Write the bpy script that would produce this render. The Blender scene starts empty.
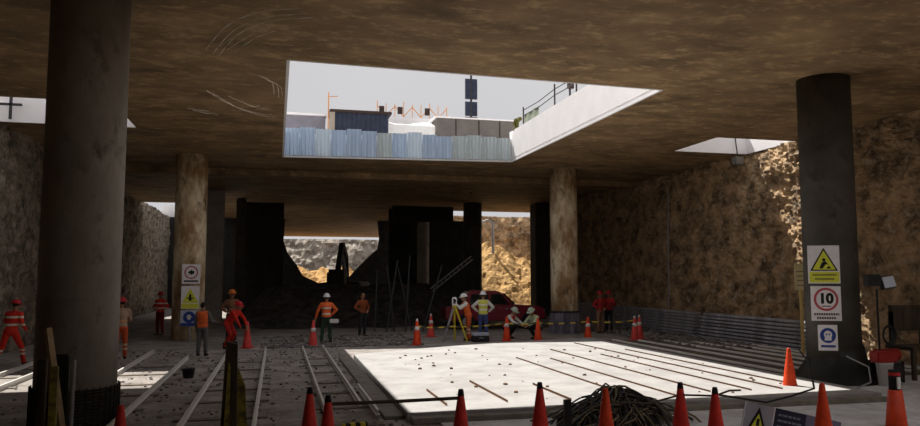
import bpy, bmesh, math, random
from mathutils import Vector, Matrix, noise
R = math.radians
random.seed(7)
S = bpy.context.scene
C = bpy.context.collection

# ------------------------------------------------------------------ camera
EYE, YAW, PITCH = Vector((0, 0, 2.35)), R(13.66), R(4.92)
cd = bpy.data.cameras.new('camera'); cam = bpy.data.objects.new('camera', cd); C.objects.link(cam)
cd.sensor_width = 36; cd.lens = 750*36/920; cd.clip_end = 500; cd.clip_start = 0.05
cam.location = EYE; cam.rotation_euler = (R(90)+PITCH, 0, -YAW)
S.camera = cam

# ------------------------------------------------------------------ light and exposure
SUN_DIR = Vector((0.26, -0.58, -1.0)).normalized()
SUN_E, SKY_E = 5.3, 0.48
sl = bpy.data.lights.new('sun', 'SUN'); sl.energy = SUN_E; sl.angle = R(0.6); sl.color = (1.0, 0.95, 0.88)
so = bpy.data.objects.new('sun', sl); C.objects.link(so)
so.rotation_euler = SUN_DIR.to_track_quat('-Z', 'Y').to_euler(); so.location = (0, 40, 40)
w = bpy.data.worlds.new('sky'); S.world = w; w.use_nodes = True
nt = w.node_tree; bg = nt.nodes['Background']
tc = nt.nodes.new('ShaderNodeTexCoord'); ns = nt.nodes.new('ShaderNodeTexNoise'); cr = nt.nodes.new('ShaderNodeValToRGB')
ns.inputs['Scale'].default_value = 1.6; ns.inputs['Detail'].default_value = 3
nt.links.new(tc.outputs['Generated'], ns.inputs['Vector']); nt.links.new(ns.outputs['Fac'], cr.inputs['Fac'])
cr.color_ramp.elements[0].position = 0.35; cr.color_ramp.elements[0].color = (0.83, 0.82, 0.86, 1)
cr.color_ramp.elements[1].position = 0.7; cr.color_ramp.elements[1].color = (1.0, 0.985, 1.0, 1)
nt.links.new(cr.outputs['Color'], bg.inputs['Color']); bg.inputs['Strength'].default_value = SKY_E
S.view_settings.view_transform = 'Standard'; S.view_settings.look = 'None'
S.view_settings.gamma = 1; S.view_settings.use_curve_mapping = False
S.view_settings.exposure = 0.47
S.cycles.max_bounces = 12; S.cycles.diffuse_bounces = 6

# ------------------------------------------------------------------ materials
_m = {}
def mat(name, col, rough=0.9, col2=None, scale=4.0, contrast=(0.35, 0.65), detail=6, bump=0.0, bscale=None, bdist=0.02,
        metal=0.0, stretch=(1, 1, 1), col3=None, scale3=1.0, c3=(0.5, 0.62), spec=0.3):
    if name in _m: return _m[name]
    m = bpy.data.materials.new(name); m.use_nodes = True; t = m.node_tree; L = t.links.new
    b = t.nodes['Principled BSDF']; b.inputs['Roughness'].default_value = rough; b.inputs['Metallic'].default_value = metal
    b.inputs['Specular IOR Level'].default_value = spec
    b.inputs['Base Color'].default_value = (*col, 1)
    co = t.nodes.new('ShaderNodeTexCoord'); mp = t.nodes.new('ShaderNodeMapping'); L(co.outputs['Object'], mp.inputs['Vector'])
    mp.inputs['Scale'].default_value = stretch
    c2 = col2 if col2 else tuple(v*0.82 for v in col)
    n = t.nodes.new('ShaderNodeTexNoise'); n.inputs['Scale'].default_value = scale; n.inputs['Detail'].default_value = detail
    n.inputs['Roughness'].default_value = 0.65
    L(mp.outputs[0], n.inputs['Vector'])
    r = t.nodes.new('ShaderNodeValToRGB'); r.color_ramp.elements[0].position = contrast[0]; r.color_ramp.elements[1].position = contrast[1]
    r.color_ramp.elements[0].color = (*c2, 1); r.color_ramp.elements[1].color = (*col, 1)
    L(n.outputs['Fac'], r.inputs['Fac']); out = r.outputs['Color']
    if col3:
        n3 = t.nodes.new('ShaderNodeTexNoise'); n3.inputs['Scale'].default_value = scale3; n3.inputs['Detail'].default_value = 8
        n3.inputs['Roughness'].default_value = 0.7; L(mp.outputs[0], n3.inputs['Vector'])
        r3 = t.nodes.new('ShaderNodeValToRGB'); r3.color_ramp.elements[0].position = c3[0]; r3.color_ramp.elements[1].position = c3[1]
        L(n3.outputs['Fac'], r3.inputs['Fac'])
        mx = t.nodes.new('ShaderNodeMixRGB'); L(r3.outputs['Color'], mx.inputs['Fac']); L(out, mx.inputs['Color1'])
        mx.inputs['Color2'].default_value = (*col3, 1); out = mx.outputs['Color']
    L(out, b.inputs['Base Color'])
    if bump:
        nb = t.nodes.new('ShaderNodeTexNoise'); nb.inputs['Scale'].default_value = bscale or scale*4; nb.inputs['Detail'].default_value = 8
        nb.inputs['Roughness'].default_value = 0.7
        L(mp.outputs[0], nb.inputs['Vector'])
        bp = t.nodes.new('ShaderNodeBump'); bp.inputs['Strength'].default_value = bump; bp.inputs['Distance'].default_value = bdist
        L(nb.outputs['Fac'], bp.inputs['Height']); L(bp.outputs[0], b.inputs['Normal'])
    _m[name] = m; return m
def bands(name, base, stripe, zs, half=0.03, axis=2, rough=0.8, rep=None, shift=0.0, skew=0.0):
    """base colour with stripes across the object's own axis: at given heights, or repeating"""
    if name in _m: return _m[name]
    m = bpy.data.materials.new(name); m.use_nodes = True; t = m.node_tree; L = t.links.new
    b = t.nodes['Principled BSDF']; b.inputs['Roughness'].default_value = rough; b.inputs['Specular IOR Level'].default_value = 0.3
    co = t.nodes.new('ShaderNodeTexCoord'); sx = t.nodes.new('ShaderNodeSeparateXYZ'); L(co.outputs['Object'], sx.inputs[0])
    v = sx.outputs[axis]
    def mt(op, a, bb=None):
        n = t.nodes.new('ShaderNodeMath'); n.operation = op
        for i, q in enumerate((a, bb)):
            if q is None: continue
            if isinstance(q, (int, float)): n.inputs[i].default_value = q
            else: L(q, n.inputs[i])
        return n.outputs[0]
    if skew: v = mt('ADD', v, mt('MULTIPLY', sx.outputs[2 if axis != 2 else 0], skew))
    if rep:
        acc = mt('LESS_THAN', mt('FRACT', mt('ADD', mt('DIVIDE', v, rep), shift)), half)
    else:
        acc = None
        for z in zs:
            k = mt('LESS_THAN', mt('ABSOLUTE', mt('SUBTRACT', v, z)), half)
            acc = k if acc is None else mt('MAXIMUM', acc, k)
    mx = t.nodes.new('ShaderNodeMixRGB'); L(acc, mx.inputs['Fac'])
    mx.inputs['Color1'].default_value = (*base, 1); mx.inputs['Color2'].default_value = (*stripe, 1)
    L(mx.outputs[0], b.inputs['Base Color']); _m[name] = m; return m

M = dict(
 ceiling = mat('cast ceiling concrete', (0.44, 0.29, 0.15), 0.75, (0.14, 0.092, 0.05), 0.55, (0.3, 0.7), 9, 0.5, 9, 0.04, stretch=(1, 1.6, 1), col3=(0.62, 0.43, 0.22), scale3=2.2, c3=(0.52, 0.75)),
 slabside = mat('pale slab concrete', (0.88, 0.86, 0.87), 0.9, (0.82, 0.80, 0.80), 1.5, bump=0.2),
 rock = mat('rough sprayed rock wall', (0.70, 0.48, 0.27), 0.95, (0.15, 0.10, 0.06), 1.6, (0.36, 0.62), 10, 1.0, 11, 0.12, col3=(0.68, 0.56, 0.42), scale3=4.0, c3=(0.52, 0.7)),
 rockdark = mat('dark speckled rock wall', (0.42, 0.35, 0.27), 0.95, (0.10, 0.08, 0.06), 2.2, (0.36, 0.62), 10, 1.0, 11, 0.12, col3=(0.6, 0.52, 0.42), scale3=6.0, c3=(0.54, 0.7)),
 rockgrey = mat('grey rock face', (0.45, 0.40, 0.34), 0.95, (0.2, 0.17, 0.14), 0.8, (0.36, 0.62), 10, 1.0, 4, 0.2),
 floorpale = mat('dusty grey concrete floor', (0.78, 0.78, 0.80), 0.85, (0.5, 0.495, 0.49), 1.6, (0.34, 0.64), 10, 0.4, 20, 0.02, col3=(0.12, 0.11, 0.10), scale3=4.0, c3=(0.6, 0.72)),
 floor = mat('trodden dark earth', (0.45, 0.41, 0.38), 0.9, (0.2, 0.175, 0.155), 1.2, (0.34, 0.66), 10, 0.9, 14, 0.05, col3=(0.6, 0.56, 0.52), scale3=9.0, c3=(0.55, 0.68)),
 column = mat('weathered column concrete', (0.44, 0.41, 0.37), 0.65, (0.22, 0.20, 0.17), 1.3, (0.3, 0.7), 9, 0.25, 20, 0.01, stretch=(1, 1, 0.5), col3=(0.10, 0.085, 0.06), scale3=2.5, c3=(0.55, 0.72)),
 columnlight = mat('mottled bounce lit column concrete', (0.84, 0.72, 0.50), 0.8, (0.36, 0.22, 0.11), 1.3, (0.42, 0.58), 9, 0.25, 20, 0.01, stretch=(1, 1, 0.5), col3=(0.16, 0.10, 0.055), scale3=2.2, c3=(0.56, 0.66)),  # yellowish bounce light is put into the pale tone; brown mottling is the concrete's
 columndark = mat('very dark column concrete', (0.10, 0.09, 0.075), 0.6, (0.05, 0.045, 0.038), 1.3, (0.3, 0.7), 9, 0.25, 20, 0.01, col3=(0.03, 0.027, 0.022), scale3=2.5, c3=(0.55, 0.72)),  # very dark grey with darker random mottling
 pad = mat('pale cast concrete pad', (0.42, 0.41, 0.40), 0.9, (0.30, 0.29, 0.28), 1.4, (0.3, 0.6), 9, 0.3, 18, 0.01, col3=(0.22, 0.19, 0.15), scale3=3.0, c3=(0.60, 0.74)),
 beamwhite = mat('pale beam concrete', (0.95, 0.93, 0.88), 0.8, (0.82, 0.79, 0.73), 3, bump=0.2),
 kerb = mat('grey kerb concrete', (0.30, 0.28, 0.24), 0.9, (0.2, 0.18, 0.15), 4, bump=0.3),
 rail = mat('sky bright steel rail', (0.86, 0.85, 0.82), 0.4, (0.72, 0.70, 0.66), 6, bump=0.05, metal=0.15),  # near-white colour carries the sky's reflection on the steel
 railrust = mat('rusty steel rail', (0.20, 0.11, 0.06), 0.7, (0.10, 0.06, 0.04), 9, bump=0.1, metal=0.2),
 timber = mat('dark timber', (0.10, 0.075, 0.05), 0.85, (0.045, 0.034, 0.024), 5, bump=0.4, stretch=(1, 1, 0.2)),
 sleeper = mat('earth stained sleeper timber', (0.26, 0.22, 0.18), 0.9, (0.14, 0.115, 0.09), 5, bump=0.4),
 timberlight = mat('pale timber plank', (0.42, 0.31, 0.19), 0.85, (0.26, 0.18, 0.1), 5, bump=0.3),
 timberyellow = mat('yellow painted timber', (0.36, 0.30, 0.05), 0.8, (0.10, 0.085, 0.03), 7, (0.4, 0.6), bump=0.3),
 soil = mat('dark spoil', (0.12, 0.108, 0.10), 0.95, (0.03, 0.027, 0.025), 2.5, (0.35, 0.65), 10, 1.0, 8, 0.1),
 sand = mat('ochre excavated earth', (0.72, 0.46, 0.19), 0.95, (0.42, 0.24, 0.09), 1.6, (0.38, 0.6), 10, 1.0, 5, 0.15),
 gravel = mat('grey gravel', (0.30, 0.28, 0.27), 0.9, (0.1, 0.09, 0.085), 1.5, (0.4, 0.6), bump=0.3),
 black = mat('black rubber', (0.012, 0.012, 0.012), 0.55, (0.02, 0.02, 0.02), 5),
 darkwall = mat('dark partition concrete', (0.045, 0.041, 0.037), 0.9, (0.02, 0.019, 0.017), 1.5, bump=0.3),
 tarp = mat('black plastic sheeting', (0.018, 0.019, 0.018), 0.4, (0.03, 0.032, 0.03), 5, bump=0.4, bscale=9, bdist=0.05),
 orange = mat('orange cone plastic', (0.85, 0.085, 0.02), 0.45, (0.62, 0.05, 0.015), 6, bump=0.05),
 red = mat('red cone plastic', (0.80, 0.05, 0.035), 0.5, (0.55, 0.03, 0.022), 6),
 pink = mat('faded red cone plastic', (0.85, 0.10, 0.09), 0.5, (0.7, 0.07, 0.06), 6),
 white = mat('white plastic', (0.8, 0.8, 0.78), 0.5, (0.72, 0.72, 0.7), 6),
 panelwhite = mat('white sign panel', (0.93, 0.92, 0.94), 0.6, (0.82, 0.80, 0.83), 8),
 signyellow = mat('yellow sign ink', (0.80, 0.82, 0.08), 0.6, (0.72, 0.74, 0.07), 8),
 signred = mat('red sign ink', (0.55, 0.10, 0.12), 0.6),
 signblue = mat('blue sign ink', (0.03, 0.07, 0.32), 0.6),
 signblack = mat('black sign ink', (0.012, 0.012, 0.012), 0.6),
 signbluewhite = mat('pale blue sign panel', (0.55, 0.62, 0.75), 0.6),
 navy = mat('navy blue banner', (0.025, 0.03, 0.06), 0.6),
 violet = mat('violet grey banner', (0.22, 0.20, 0.30), 0.6),
 creamsign = mat('cream sign panel', (0.95, 0.88, 0.58), 0.6, (0.85, 0.76, 0.42), 4),
 skin = mat('skin', (0.36, 0.19, 0.12), 0.6, (0.32, 0.16, 0.1), 12),
 hair = mat('dark hair', (0.015, 0.011, 0.009), 0.7),
 eye = mat('eye', (0.03, 0.02, 0.02), 0.3),
 boot = mat('dark boot leather', (0.03, 0.024, 0.02), 0.7),
 jean = mat('blue denim', (0.07, 0.11, 0.30), 0.9, (0.05, 0.08, 0.22), 9),
 greytrouser = mat('grey work trousers', (0.14, 0.14, 0.15), 0.9),
 greentrouser = mat('dark green work trousers', (0.035, 0.07, 0.05), 0.9),
 darkcloth = mat('dark work cloth', (0.03, 0.03, 0.035), 0.9),
 whitecloth = mat('white work shirt', (0.72, 0.72, 0.66), 0.9),
 limecloth = mat('pale green jacket', (0.55, 0.62, 0.40), 0.9),
 helmetwhite = mat('white helmet plastic', (0.85, 0.85, 0.85), 0.35),
 helmetred = mat('red helmet plastic', (0.55, 0.02, 0.03), 0.35),
 helmetorange = mat('orange helmet plastic', (0.75, 0.2, 0.03), 0.35),
 helmetgreen = mat('pale green helmet plastic', (0.5, 0.62, 0.5), 0.35),
 truckred = mat('dark red vehicle paint', (0.26, 0.018, 0.035), 0.25, (0.2, 0.014, 0.028), 3, spec=0.5),
 glass = mat('dark window glass', (0.012, 0.016, 0.016), 0.08, spec=0.6),
 steel = mat('grey galvanised steel', (0.42, 0.43, 0.45), 0.45, (0.33, 0.34, 0.36), 8, metal=0.4),
 steeldark = mat('dark steel', (0.05, 0.05, 0.055), 0.5, (0.03, 0.03, 0.033), 8, metal=0.3),
 polepaint = mat('dull grey pole paint', (0.055, 0.058, 0.06), 0.7, (0.04, 0.045, 0.05), 6),
 bluesteel = mat('blue grey steel bars', (0.66, 0.66, 0.72), 0.6, (0.3, 0.31, 0.34), 3, metal=0.1),
 lens = mat('lamp glass', (0.75, 0.82, 0.95), 0.15, spec=0.8),
 brass = mat('yellow tripod paint', (0.75, 0.62, 0.04), 0.5),
 concretewrap = mat('violet grey wrapping cloth', (0.22, 0.21, 0.26), 0.9, (0.10, 0.09, 0.12), 3, (0.4, 0.6), bump=0.5, stretch=(1, 1, 0.3)),
 mesh = mat('dark wire sleeve', (0.06, 0.055, 0.05), 0.6, (0.03, 0.028, 0.025), 9, bump=0.6),
 ochre = mat('ochre building panel', (0.40, 0.34, 0.28), 0.8, (0.3, 0.25, 0.2), 3),
 containerblue = mat('slate blue steel sheet', (0.035, 0.045, 0.075), 0.6, (0.022, 0.03, 0.05), 3),
 brownroof = mat('brown roof edge', (0.05, 0.03, 0.025), 0.7),
 buildgrey = mat('warm grey plaster', (0.17, 0.15, 0.135), 0.85, (0.13, 0.115, 0.105), 2),
 greenmesh = mat('green grey fence mesh', (0.30, 0.33, 0.26), 0.8, (0.22, 0.25, 0.18), 10),
 green = mat('dark yellow green foliage', (0.16, 0.15, 0.04), 0.9),
 orangesteel = mat('orange scaffold paint', (0.72, 0.33, 0.12), 0.6, (0.55, 0.24, 0.08), 4),
 rope = mat('black rope', (0.02, 0.018, 0.016), 0.8),
 hose = mat('black hose', (0.03, 0.03, 0.028), 0.4, (0.055, 0.052, 0.045), 8),
 hosebrown = mat('brown hose', (0.24, 0.19, 0.11), 0.6),
 machinered = mat('red machine paint', (0.40, 0.03, 0.025), 0.5),
)
COL_SHEET = [mat('blue sheet a', (0.58, 0.72, 0.90), 0.7, (0.40, 0.52, 0.68), 1.2, (0.35, 0.65), stretch=(3, 3, 0.6)),
             mat('blue sheet b', (0.52, 0.65, 0.82), 0.7, (0.42, 0.52, 0.66), 1.0, (0.35, 0.65), stretch=(3, 3, 0.6)),
             mat('green grey sheet', (0.58, 0.66, 0.68), 0.7, (0.42, 0.46, 0.46), 1.2, (0.35, 0.65), stretch=(3, 3, 0.6)),
             mat('pale blue sheet', (0.74, 0.85, 0.94), 0.7, (0.58, 0.70, 0.82), 1.2, (0.35, 0.65), stretch=(3, 3, 0.6))]

# ------------------------------------------------------------------ mesh helpers
def tag(o, label=None, cat=None, group=None, kind=None):
    if label: o['label'] = label
    if cat: o['category'] = cat
    if group: o['group'] = group
    if kind: o['kind'] = kind
    return o
def link(name, bm, m, parent=None, smooth=False, loc=(0, 0, 0), rz=0):
    me = bpy.data.meshes.new(name); bmesh.ops.recalc_face_normals(bm, faces=bm.faces); bm.to_mesh(me); bm.free()
    for mm in (m if isinstance(m, (list, tuple)) else [m]): me.materials.append(mm)
    if smooth:
        for p in me.polygons: p.use_smooth = True
    o = bpy.data.objects.new(name, me); C.objects.link(o); o.location = loc; o.rotation_euler = (0, 0, rz)
    if parent: o.parent = parent
    return o
def empty(name, loc=(0, 0, 0), rz=0):
    o = bpy.data.objects.new(name, None); C.objects.link(o); o.location = loc; o.rotation_euler = (0, 0, rz)
    o.empty_display_size = 0.1; return o
def copy_tree(o, parent=None):
    c = o.copy(); C.objects.link(c); c.parent = parent
    for ch in [x for x in bpy.data.objects if x.parent == o]: copy_tree(ch, c)
    return c
def box(bm, x0, x1, y0, y1, z0, z1, bev=0.0, mtx=None):
    r = bmesh.ops.create_cube(bm, size=1); vs = r['verts']
    for v in vs: v.co = Vector(((x0+x1)/2+v.co.x*(x1-x0), (y0+y1)/2+v.co.y*(y1-y0), (z0+z1)/2+v.co.z*(z1-z0)))
    if bev:
        es = list({e for v in vs for e in v.link_edges})
        rr = bmesh.ops.bevel(bm, geom=es, offset=bev, segments=2, affect='EDGES'); vs = list({v for f in rr['faces'] for v in f.verts} | {v for v in vs if v.is_valid})
    if mtx:
        for v in vs: v.co = mtx @ v.co
    return vs
def frame(a, b):
    d = (b-a); q = d.to_track_quat('Z', 'Y'); return Matrix.Translation(a) @ q.to_matrix().to_4x4(), d.length
def bar(bm, a, b, w, h=None):
    a, b = Vector(a), Vector(b); m, L = frame(a, b); h = h or w
    box(bm, -w/2, w/2, -h/2, h/2, 0, L, mtx=m)
def tube(bm, pts, r, n=8, cap=True):
    pts = [Vector(p) for p in pts]; rs = r if isinstance(r, (list, tuple)) else [r]*len(pts)
    rings = []; up = Vector((0, 0, 1)); prev = None
    for i, p in enumerate(pts):
        d = (pts[min(i+1, len(pts)-1)]-pts[max(i-1, 0)]).normalized()
        if prev is None: u = d.cross(up) if abs(d.z) < 0.95 else d.cross(Vector((1, 0, 0)))
        else: u = prev-d*prev.dot(d)
        u.normalize(); prev = u; v = d.cross(u)
        rings.append([bm.verts.new(p+(u*math.cos(6.28318*k/n)+v*math.sin(6.28318*k/n))*rs[i]) for k in range(n)])
    for a, b in zip(rings, rings[1:]):
        for k in range(n): bm.faces.new((a[k], a[(k+1) % n], b[(k+1) % n], b[k]))
    if cap:
        bm.faces.new(rings[0][::-1]); bm.faces.new(rings[-1])
def lathe(bm, prof, n=32, c=(0, 0, 0), jitter=0):
    rings = []
    for r, z in prof:
        rings.append([bm.verts.new((c[0]+math.cos(6.28318*k/n)*r, c[1]+math.sin(6.28318*k/n)*r, c[2]+z)) for k in range(n)])
    for a, b in zip(rings, rings[1:]):
        for k in range(n): bm.faces.new((a[k], a[(k+1) % n], b[(k+1) % n], b[k]))
    if prof[0][0] > 1e-4: bm.faces.new(rings[0][::-1])
    if prof[-1][0] > 1e-4: bm.faces.new(rings[-1])
    bmesh.ops.remove_doubles(bm, verts=bm.verts, dist=1e-6)
def ell(bm, c, rx, ry, rz, m=None, u=14, v=9):
    r = bmesh.ops.create_uvsphere(bm, u_segments=u, v_segments=v, radius=1)
    for q in r['verts']:
        q.co = Vector((q.co.x*rx, q.co.y*ry, q.co.z*rz))
        if m: q.co = m @ q.co
        q.co += Vector(c)
def capsule(bm, a, b, ra, rb):
    a, b = Vector(a), Vector(b)
    tube(bm, [a, b], [ra, rb], 14); ell(bm, a, ra, ra, ra); ell(bm, b, rb, rb, rb)
def hgrid(bm, us, vs, f):
    g = [[bm.verts.new(f(u, v)) for v in vs] for u in us]
    for i in range(len(us)-1):
        for j in range(len(vs)-1): bm.faces.new((g[i][j], g[i+1][j], g[i+1][j+1], g[i][j+1]))
    return g
def lin(a, b, n): return [a+(b-a)*i/n for i in range(n+1)]
def fbm(p, o=4): return noise.fractal(Vector(p), 0.8, 2.1, o)
def prism(bm, poly, y0, y1):
    """polygon of (x, z) pairs pushed from y0 to y1"""
    a = [bm.verts.new((x, y0, z)) for x, z in poly]; b = [bm.verts.new((x, y1, z)) for x, z in poly]
    n = len(poly)
    bm.faces.new(a); bm.faces.new(b[::-1])
    for i in range(n): bm.faces.new((a[i], b[i], b[(i+1) % n], a[(i+1) % n]))

# ------------------------------------------------------------------ setting
CZ, CT = 7.05, 8.0
bm = bmesh.new(); hgrid(bm, lin(-30, 60, 1), lin(-40, 130, 1), lambda x, y: (x, y, 0))
tag(link('floor', bm, M['floor']), kind='structure')

# ceiling slab over openings
xs = [-8.8, -8.2, -4.4, 0.13, 5.0, 9.3, 11.8, 14.3, 17.35, 18.2]
ys = [-14.0, 0.5, 9.3, 16.4, 21.5, 22.2, 25.0, 29.9, 50.0, 51.5, 62.0, 88.0]
def hole(i, j):
    x, y = (xs[i]+xs[i+1])/2, (ys[j]+ys[j+1])/2
    if 0.13 < x < 9.3 and 16.4 < y < 29.9: return True
    if 14.3 < x < 17.35 and 22.2 < y < 25: return True
    if x < -4.4 and 21.5 < y < 25: return True
    if x < -4.4 and 50 < y < 62: return True
    if x > 11.8 and y > 51.5: return True
    if x > 5.0 and 0.5 < y < 9.3: return True  # unseen opening near the camera, shaped to let light onto the near right
    return False
fix = {(3, 3): (0.14, 16.35), (4, 3): (5.0, 16.59), (5, 3): (9.32, 16.81), (5, 7): (9.23, 29.0), (4, 7): (5.0, 29.41), (3, 7): (0.13, 29.88)}
def gp(i, j): return fix.get((i, j), (xs[i], ys[j]))
bm = bmesh.new(); nx, ny = len(xs)-1, len(ys)-1; V = {}
def gv(i, j, k):
    if (i, j, k) not in V: V[(i, j, k)] = bm.verts.new((*gp(i, j), CZ if k == 0 else CT))
    return V[(i, j, k)]
for i in range(nx):
    for j in range(ny):
        if hole(i, j): continue
        f = bm.faces.new([gv(*q, 0) for q in ((i, j), (i, j+1), (i+1, j+1), (i+1, j))])
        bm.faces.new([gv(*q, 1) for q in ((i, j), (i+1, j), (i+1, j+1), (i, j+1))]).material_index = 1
        for di, dj, e in ((-1, 0, ((i, j), (i, j+1))), (1, 0, ((i+1, j+1), (i+1, j))), (0, -1, ((i+1, j), (i, j))), (0, 1, ((i, j+1), (i+1, j+1)))):
            a, b2 = i+di, j+dj
            if a < 0 or b2 < 0 or a >= nx or b2 >= ny or hole(a, b2):
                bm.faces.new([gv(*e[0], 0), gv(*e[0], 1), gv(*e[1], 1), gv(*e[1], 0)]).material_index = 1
tag(link('ceiling', bm, [M['ceiling'], M['slabside']]), kind='structure')
# edge beam hanging a little below the slab beyond the big opening
bm = bmesh.new(); box(bm, -8.2, 17.3, 33.5, 34.3, 6.78, CZ+0.02, 0.03)
tag(link('trim_1', bm, M['ceiling']), kind='structure')
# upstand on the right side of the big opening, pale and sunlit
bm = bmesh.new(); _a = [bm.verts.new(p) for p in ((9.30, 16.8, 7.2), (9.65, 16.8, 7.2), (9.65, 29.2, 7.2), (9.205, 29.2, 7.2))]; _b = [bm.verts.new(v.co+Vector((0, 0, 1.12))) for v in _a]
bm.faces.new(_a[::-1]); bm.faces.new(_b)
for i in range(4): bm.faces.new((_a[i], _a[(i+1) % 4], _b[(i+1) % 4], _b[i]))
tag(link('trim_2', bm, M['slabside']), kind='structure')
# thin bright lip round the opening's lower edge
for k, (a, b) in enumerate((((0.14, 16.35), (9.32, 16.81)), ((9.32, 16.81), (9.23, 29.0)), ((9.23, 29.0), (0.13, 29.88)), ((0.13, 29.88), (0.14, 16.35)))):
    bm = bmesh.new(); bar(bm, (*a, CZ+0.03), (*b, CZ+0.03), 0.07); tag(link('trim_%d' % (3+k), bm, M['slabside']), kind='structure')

bm = bmesh.new(); box(bm, -8.8, 18.2, -14.6, -14, 0, CZ); tag(link('wall_front', bm, M['darkwall']), kind='structure')
bm = bmesh.new(); box(bm, 2.6, 17.5, 5.5, 12.0, 0, 0.03); tag(link('floor_slab', bm, M['floorpale']), kind='structure')
bm = bmesh.new(); box(bm, 11.45, 17.5, 12.0, 15.1, 0, 0.03); tag(link('floor_slab_side', bm, M['floorpale']), kind='structure')
# pale scrapes in the ceiling concrete
ce = bpy.data.objects['ceiling']
for pts in ([(-1.4, 16.2), (-.9, 14.6), (-.3, 13.7), (.5, 13.3)], [(-1.1, 15.9), (-.6, 14.8), (-.2, 14.2)], [(-1.7, 19.8), (-1.2, 21.3), (-.5, 22.2), (-.1, 22.3)], [(-1.2, 20.3), (-.8, 21.0), (-.4, 21.2)], [(-.4, 18.0), (-.1, 18.6), (-.05, 20)], [(-2.4, 22), (-1.8, 22.3)]):
    for off in (0, .09, -.12):
        bm = bmesh.new(); pp = []
        for q in range(len(pts)-1):
            p0 = pts[max(q-1, 0)]; p1, p2 = pts[q], pts[q+1]; p3 = pts[min(q+2, len(pts)-1)]
            for k in range(8):
                u = k/8; f = lambda a, b, c, d: .5*(2*b+(c-a)*u+(2*a-5*b+4*c-d)*u*u+(3*b-a-3*c+d)*u**3)
                pp.append(Vector((f(p0[0], p1[0], p2[0], p3[0])+off, f(p0[1], p1[1], p2[1], p3[1])+off*2, CZ)))
        tube(bm, pp, [max(.002, .014*noise.noise(Vector((p.x*4, p.y*4, off*30)))+.006) for p in pp], 6); link('scrape_mark', bm, mat('pale scraped concrete', (.95, .9, .8), .9, (.9, .85, .75)), ce)
# side walls: sprayed rock
def rockwall(name, x, sgn, y0, y1, res, amp, m, ztop=CZ+0.02, batter=0.0):
    def f(y, z):
        d = amp*(fbm((y*0.35, z*0.35, 3), 3)+0.65*fbm((y*1.7, z*1.7, 9), 4)+0.9*abs(noise.noise(Vector((y*3.6, z*3.6, 1))))+0.5*noise.noise(Vector((y*8, z*8, 4))))
        return (x-sgn*d*0.55-sgn*0.02-sgn*batter*(7.05-z), y, z)
    bm = bmesh.new(); ny_ = int((y1-y0)/res); nz = int(ztop/res)
    hgrid(bm, lin(y0, y1, ny_), lin(-0.05, ztop, nz), f)
    box(bm, x+sgn*0.28, x+sgn*0.9, y0, y1, -0.05, ztop-0.02)
    return tag(link(name, bm, m, smooth=False), kind='structure')
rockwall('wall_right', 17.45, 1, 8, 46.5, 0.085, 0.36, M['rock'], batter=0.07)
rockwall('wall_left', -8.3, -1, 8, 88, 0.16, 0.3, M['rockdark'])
bm = bmesh.new(); box(bm, 17.5, 18.2, -14, 8, -0.05, CZ); tag(link('wall_right_front', bm, M['rock']), kind='structure')
bm = bmesh.new(); box(bm, -9.0, -8.35, -14, 8, -0.05, CZ); tag(link('wall_left_front', bm, M['rock']), kind='structure')

# dark partition at the back with the ragged opening
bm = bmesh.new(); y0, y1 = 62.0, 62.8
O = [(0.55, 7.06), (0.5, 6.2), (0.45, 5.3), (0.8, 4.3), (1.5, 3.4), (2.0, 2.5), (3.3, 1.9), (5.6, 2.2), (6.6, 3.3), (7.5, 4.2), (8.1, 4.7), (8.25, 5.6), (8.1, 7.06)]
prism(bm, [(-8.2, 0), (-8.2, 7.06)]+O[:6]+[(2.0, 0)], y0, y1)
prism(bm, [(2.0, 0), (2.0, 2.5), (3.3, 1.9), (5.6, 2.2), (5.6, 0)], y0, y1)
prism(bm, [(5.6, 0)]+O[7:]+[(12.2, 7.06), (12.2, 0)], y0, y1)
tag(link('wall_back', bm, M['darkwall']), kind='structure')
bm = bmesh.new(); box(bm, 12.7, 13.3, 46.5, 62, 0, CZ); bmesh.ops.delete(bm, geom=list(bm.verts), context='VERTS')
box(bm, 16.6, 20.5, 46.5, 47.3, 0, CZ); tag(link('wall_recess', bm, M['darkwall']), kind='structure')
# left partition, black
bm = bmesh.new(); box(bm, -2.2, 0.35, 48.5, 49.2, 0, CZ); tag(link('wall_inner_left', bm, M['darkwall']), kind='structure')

bm = bmesh.new(); box(bm, 7.4, 11.2, 51, 51.4, 0, CZ-0.01); box(bm, 11.2, 13.9, 51, 51.4, 0, 6.3); tag(link('wall_light_block', bm, M['darkwall']), kind='structure')  # dark wall added to keep far light off the ceiling and hide the heap
bm = bmesh.new(); box(bm, 7.3, 11.4, 48.8, 49.2, 6.05, CZ); tag(link('trim_beam', bm, M['darkwall']), kind='structure')  # dark beam added to stand for the ceiling lying in shade
# rock faces in the open cut beyond
def rockface(name, x0, x1, y0, z1, lean, m, res=0.35, amp=0.8):
    bm = bmesh.new()
    hgrid(bm, lin(x0, x1, int((x1-x0)/res)), lin(0, z1, int(z1/res)),
          lambda x, z: (x, y0+z*lean+amp*(fbm((x*0.4, z*0.4, 5), 4)+0.5*noise.noise(Vector((x*2, z*2, 7)))), z))
    return tag(link(name, bm, m), kind='structure')
rockface('wall_far', -12, 24, 92, 7.25, 0.75, M['rockgrey'], 0.25)
rockface('wall_far_right', 12.3, 30, 61, 7.6, 0.12, M['rock'], 0.2, .5)

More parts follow.
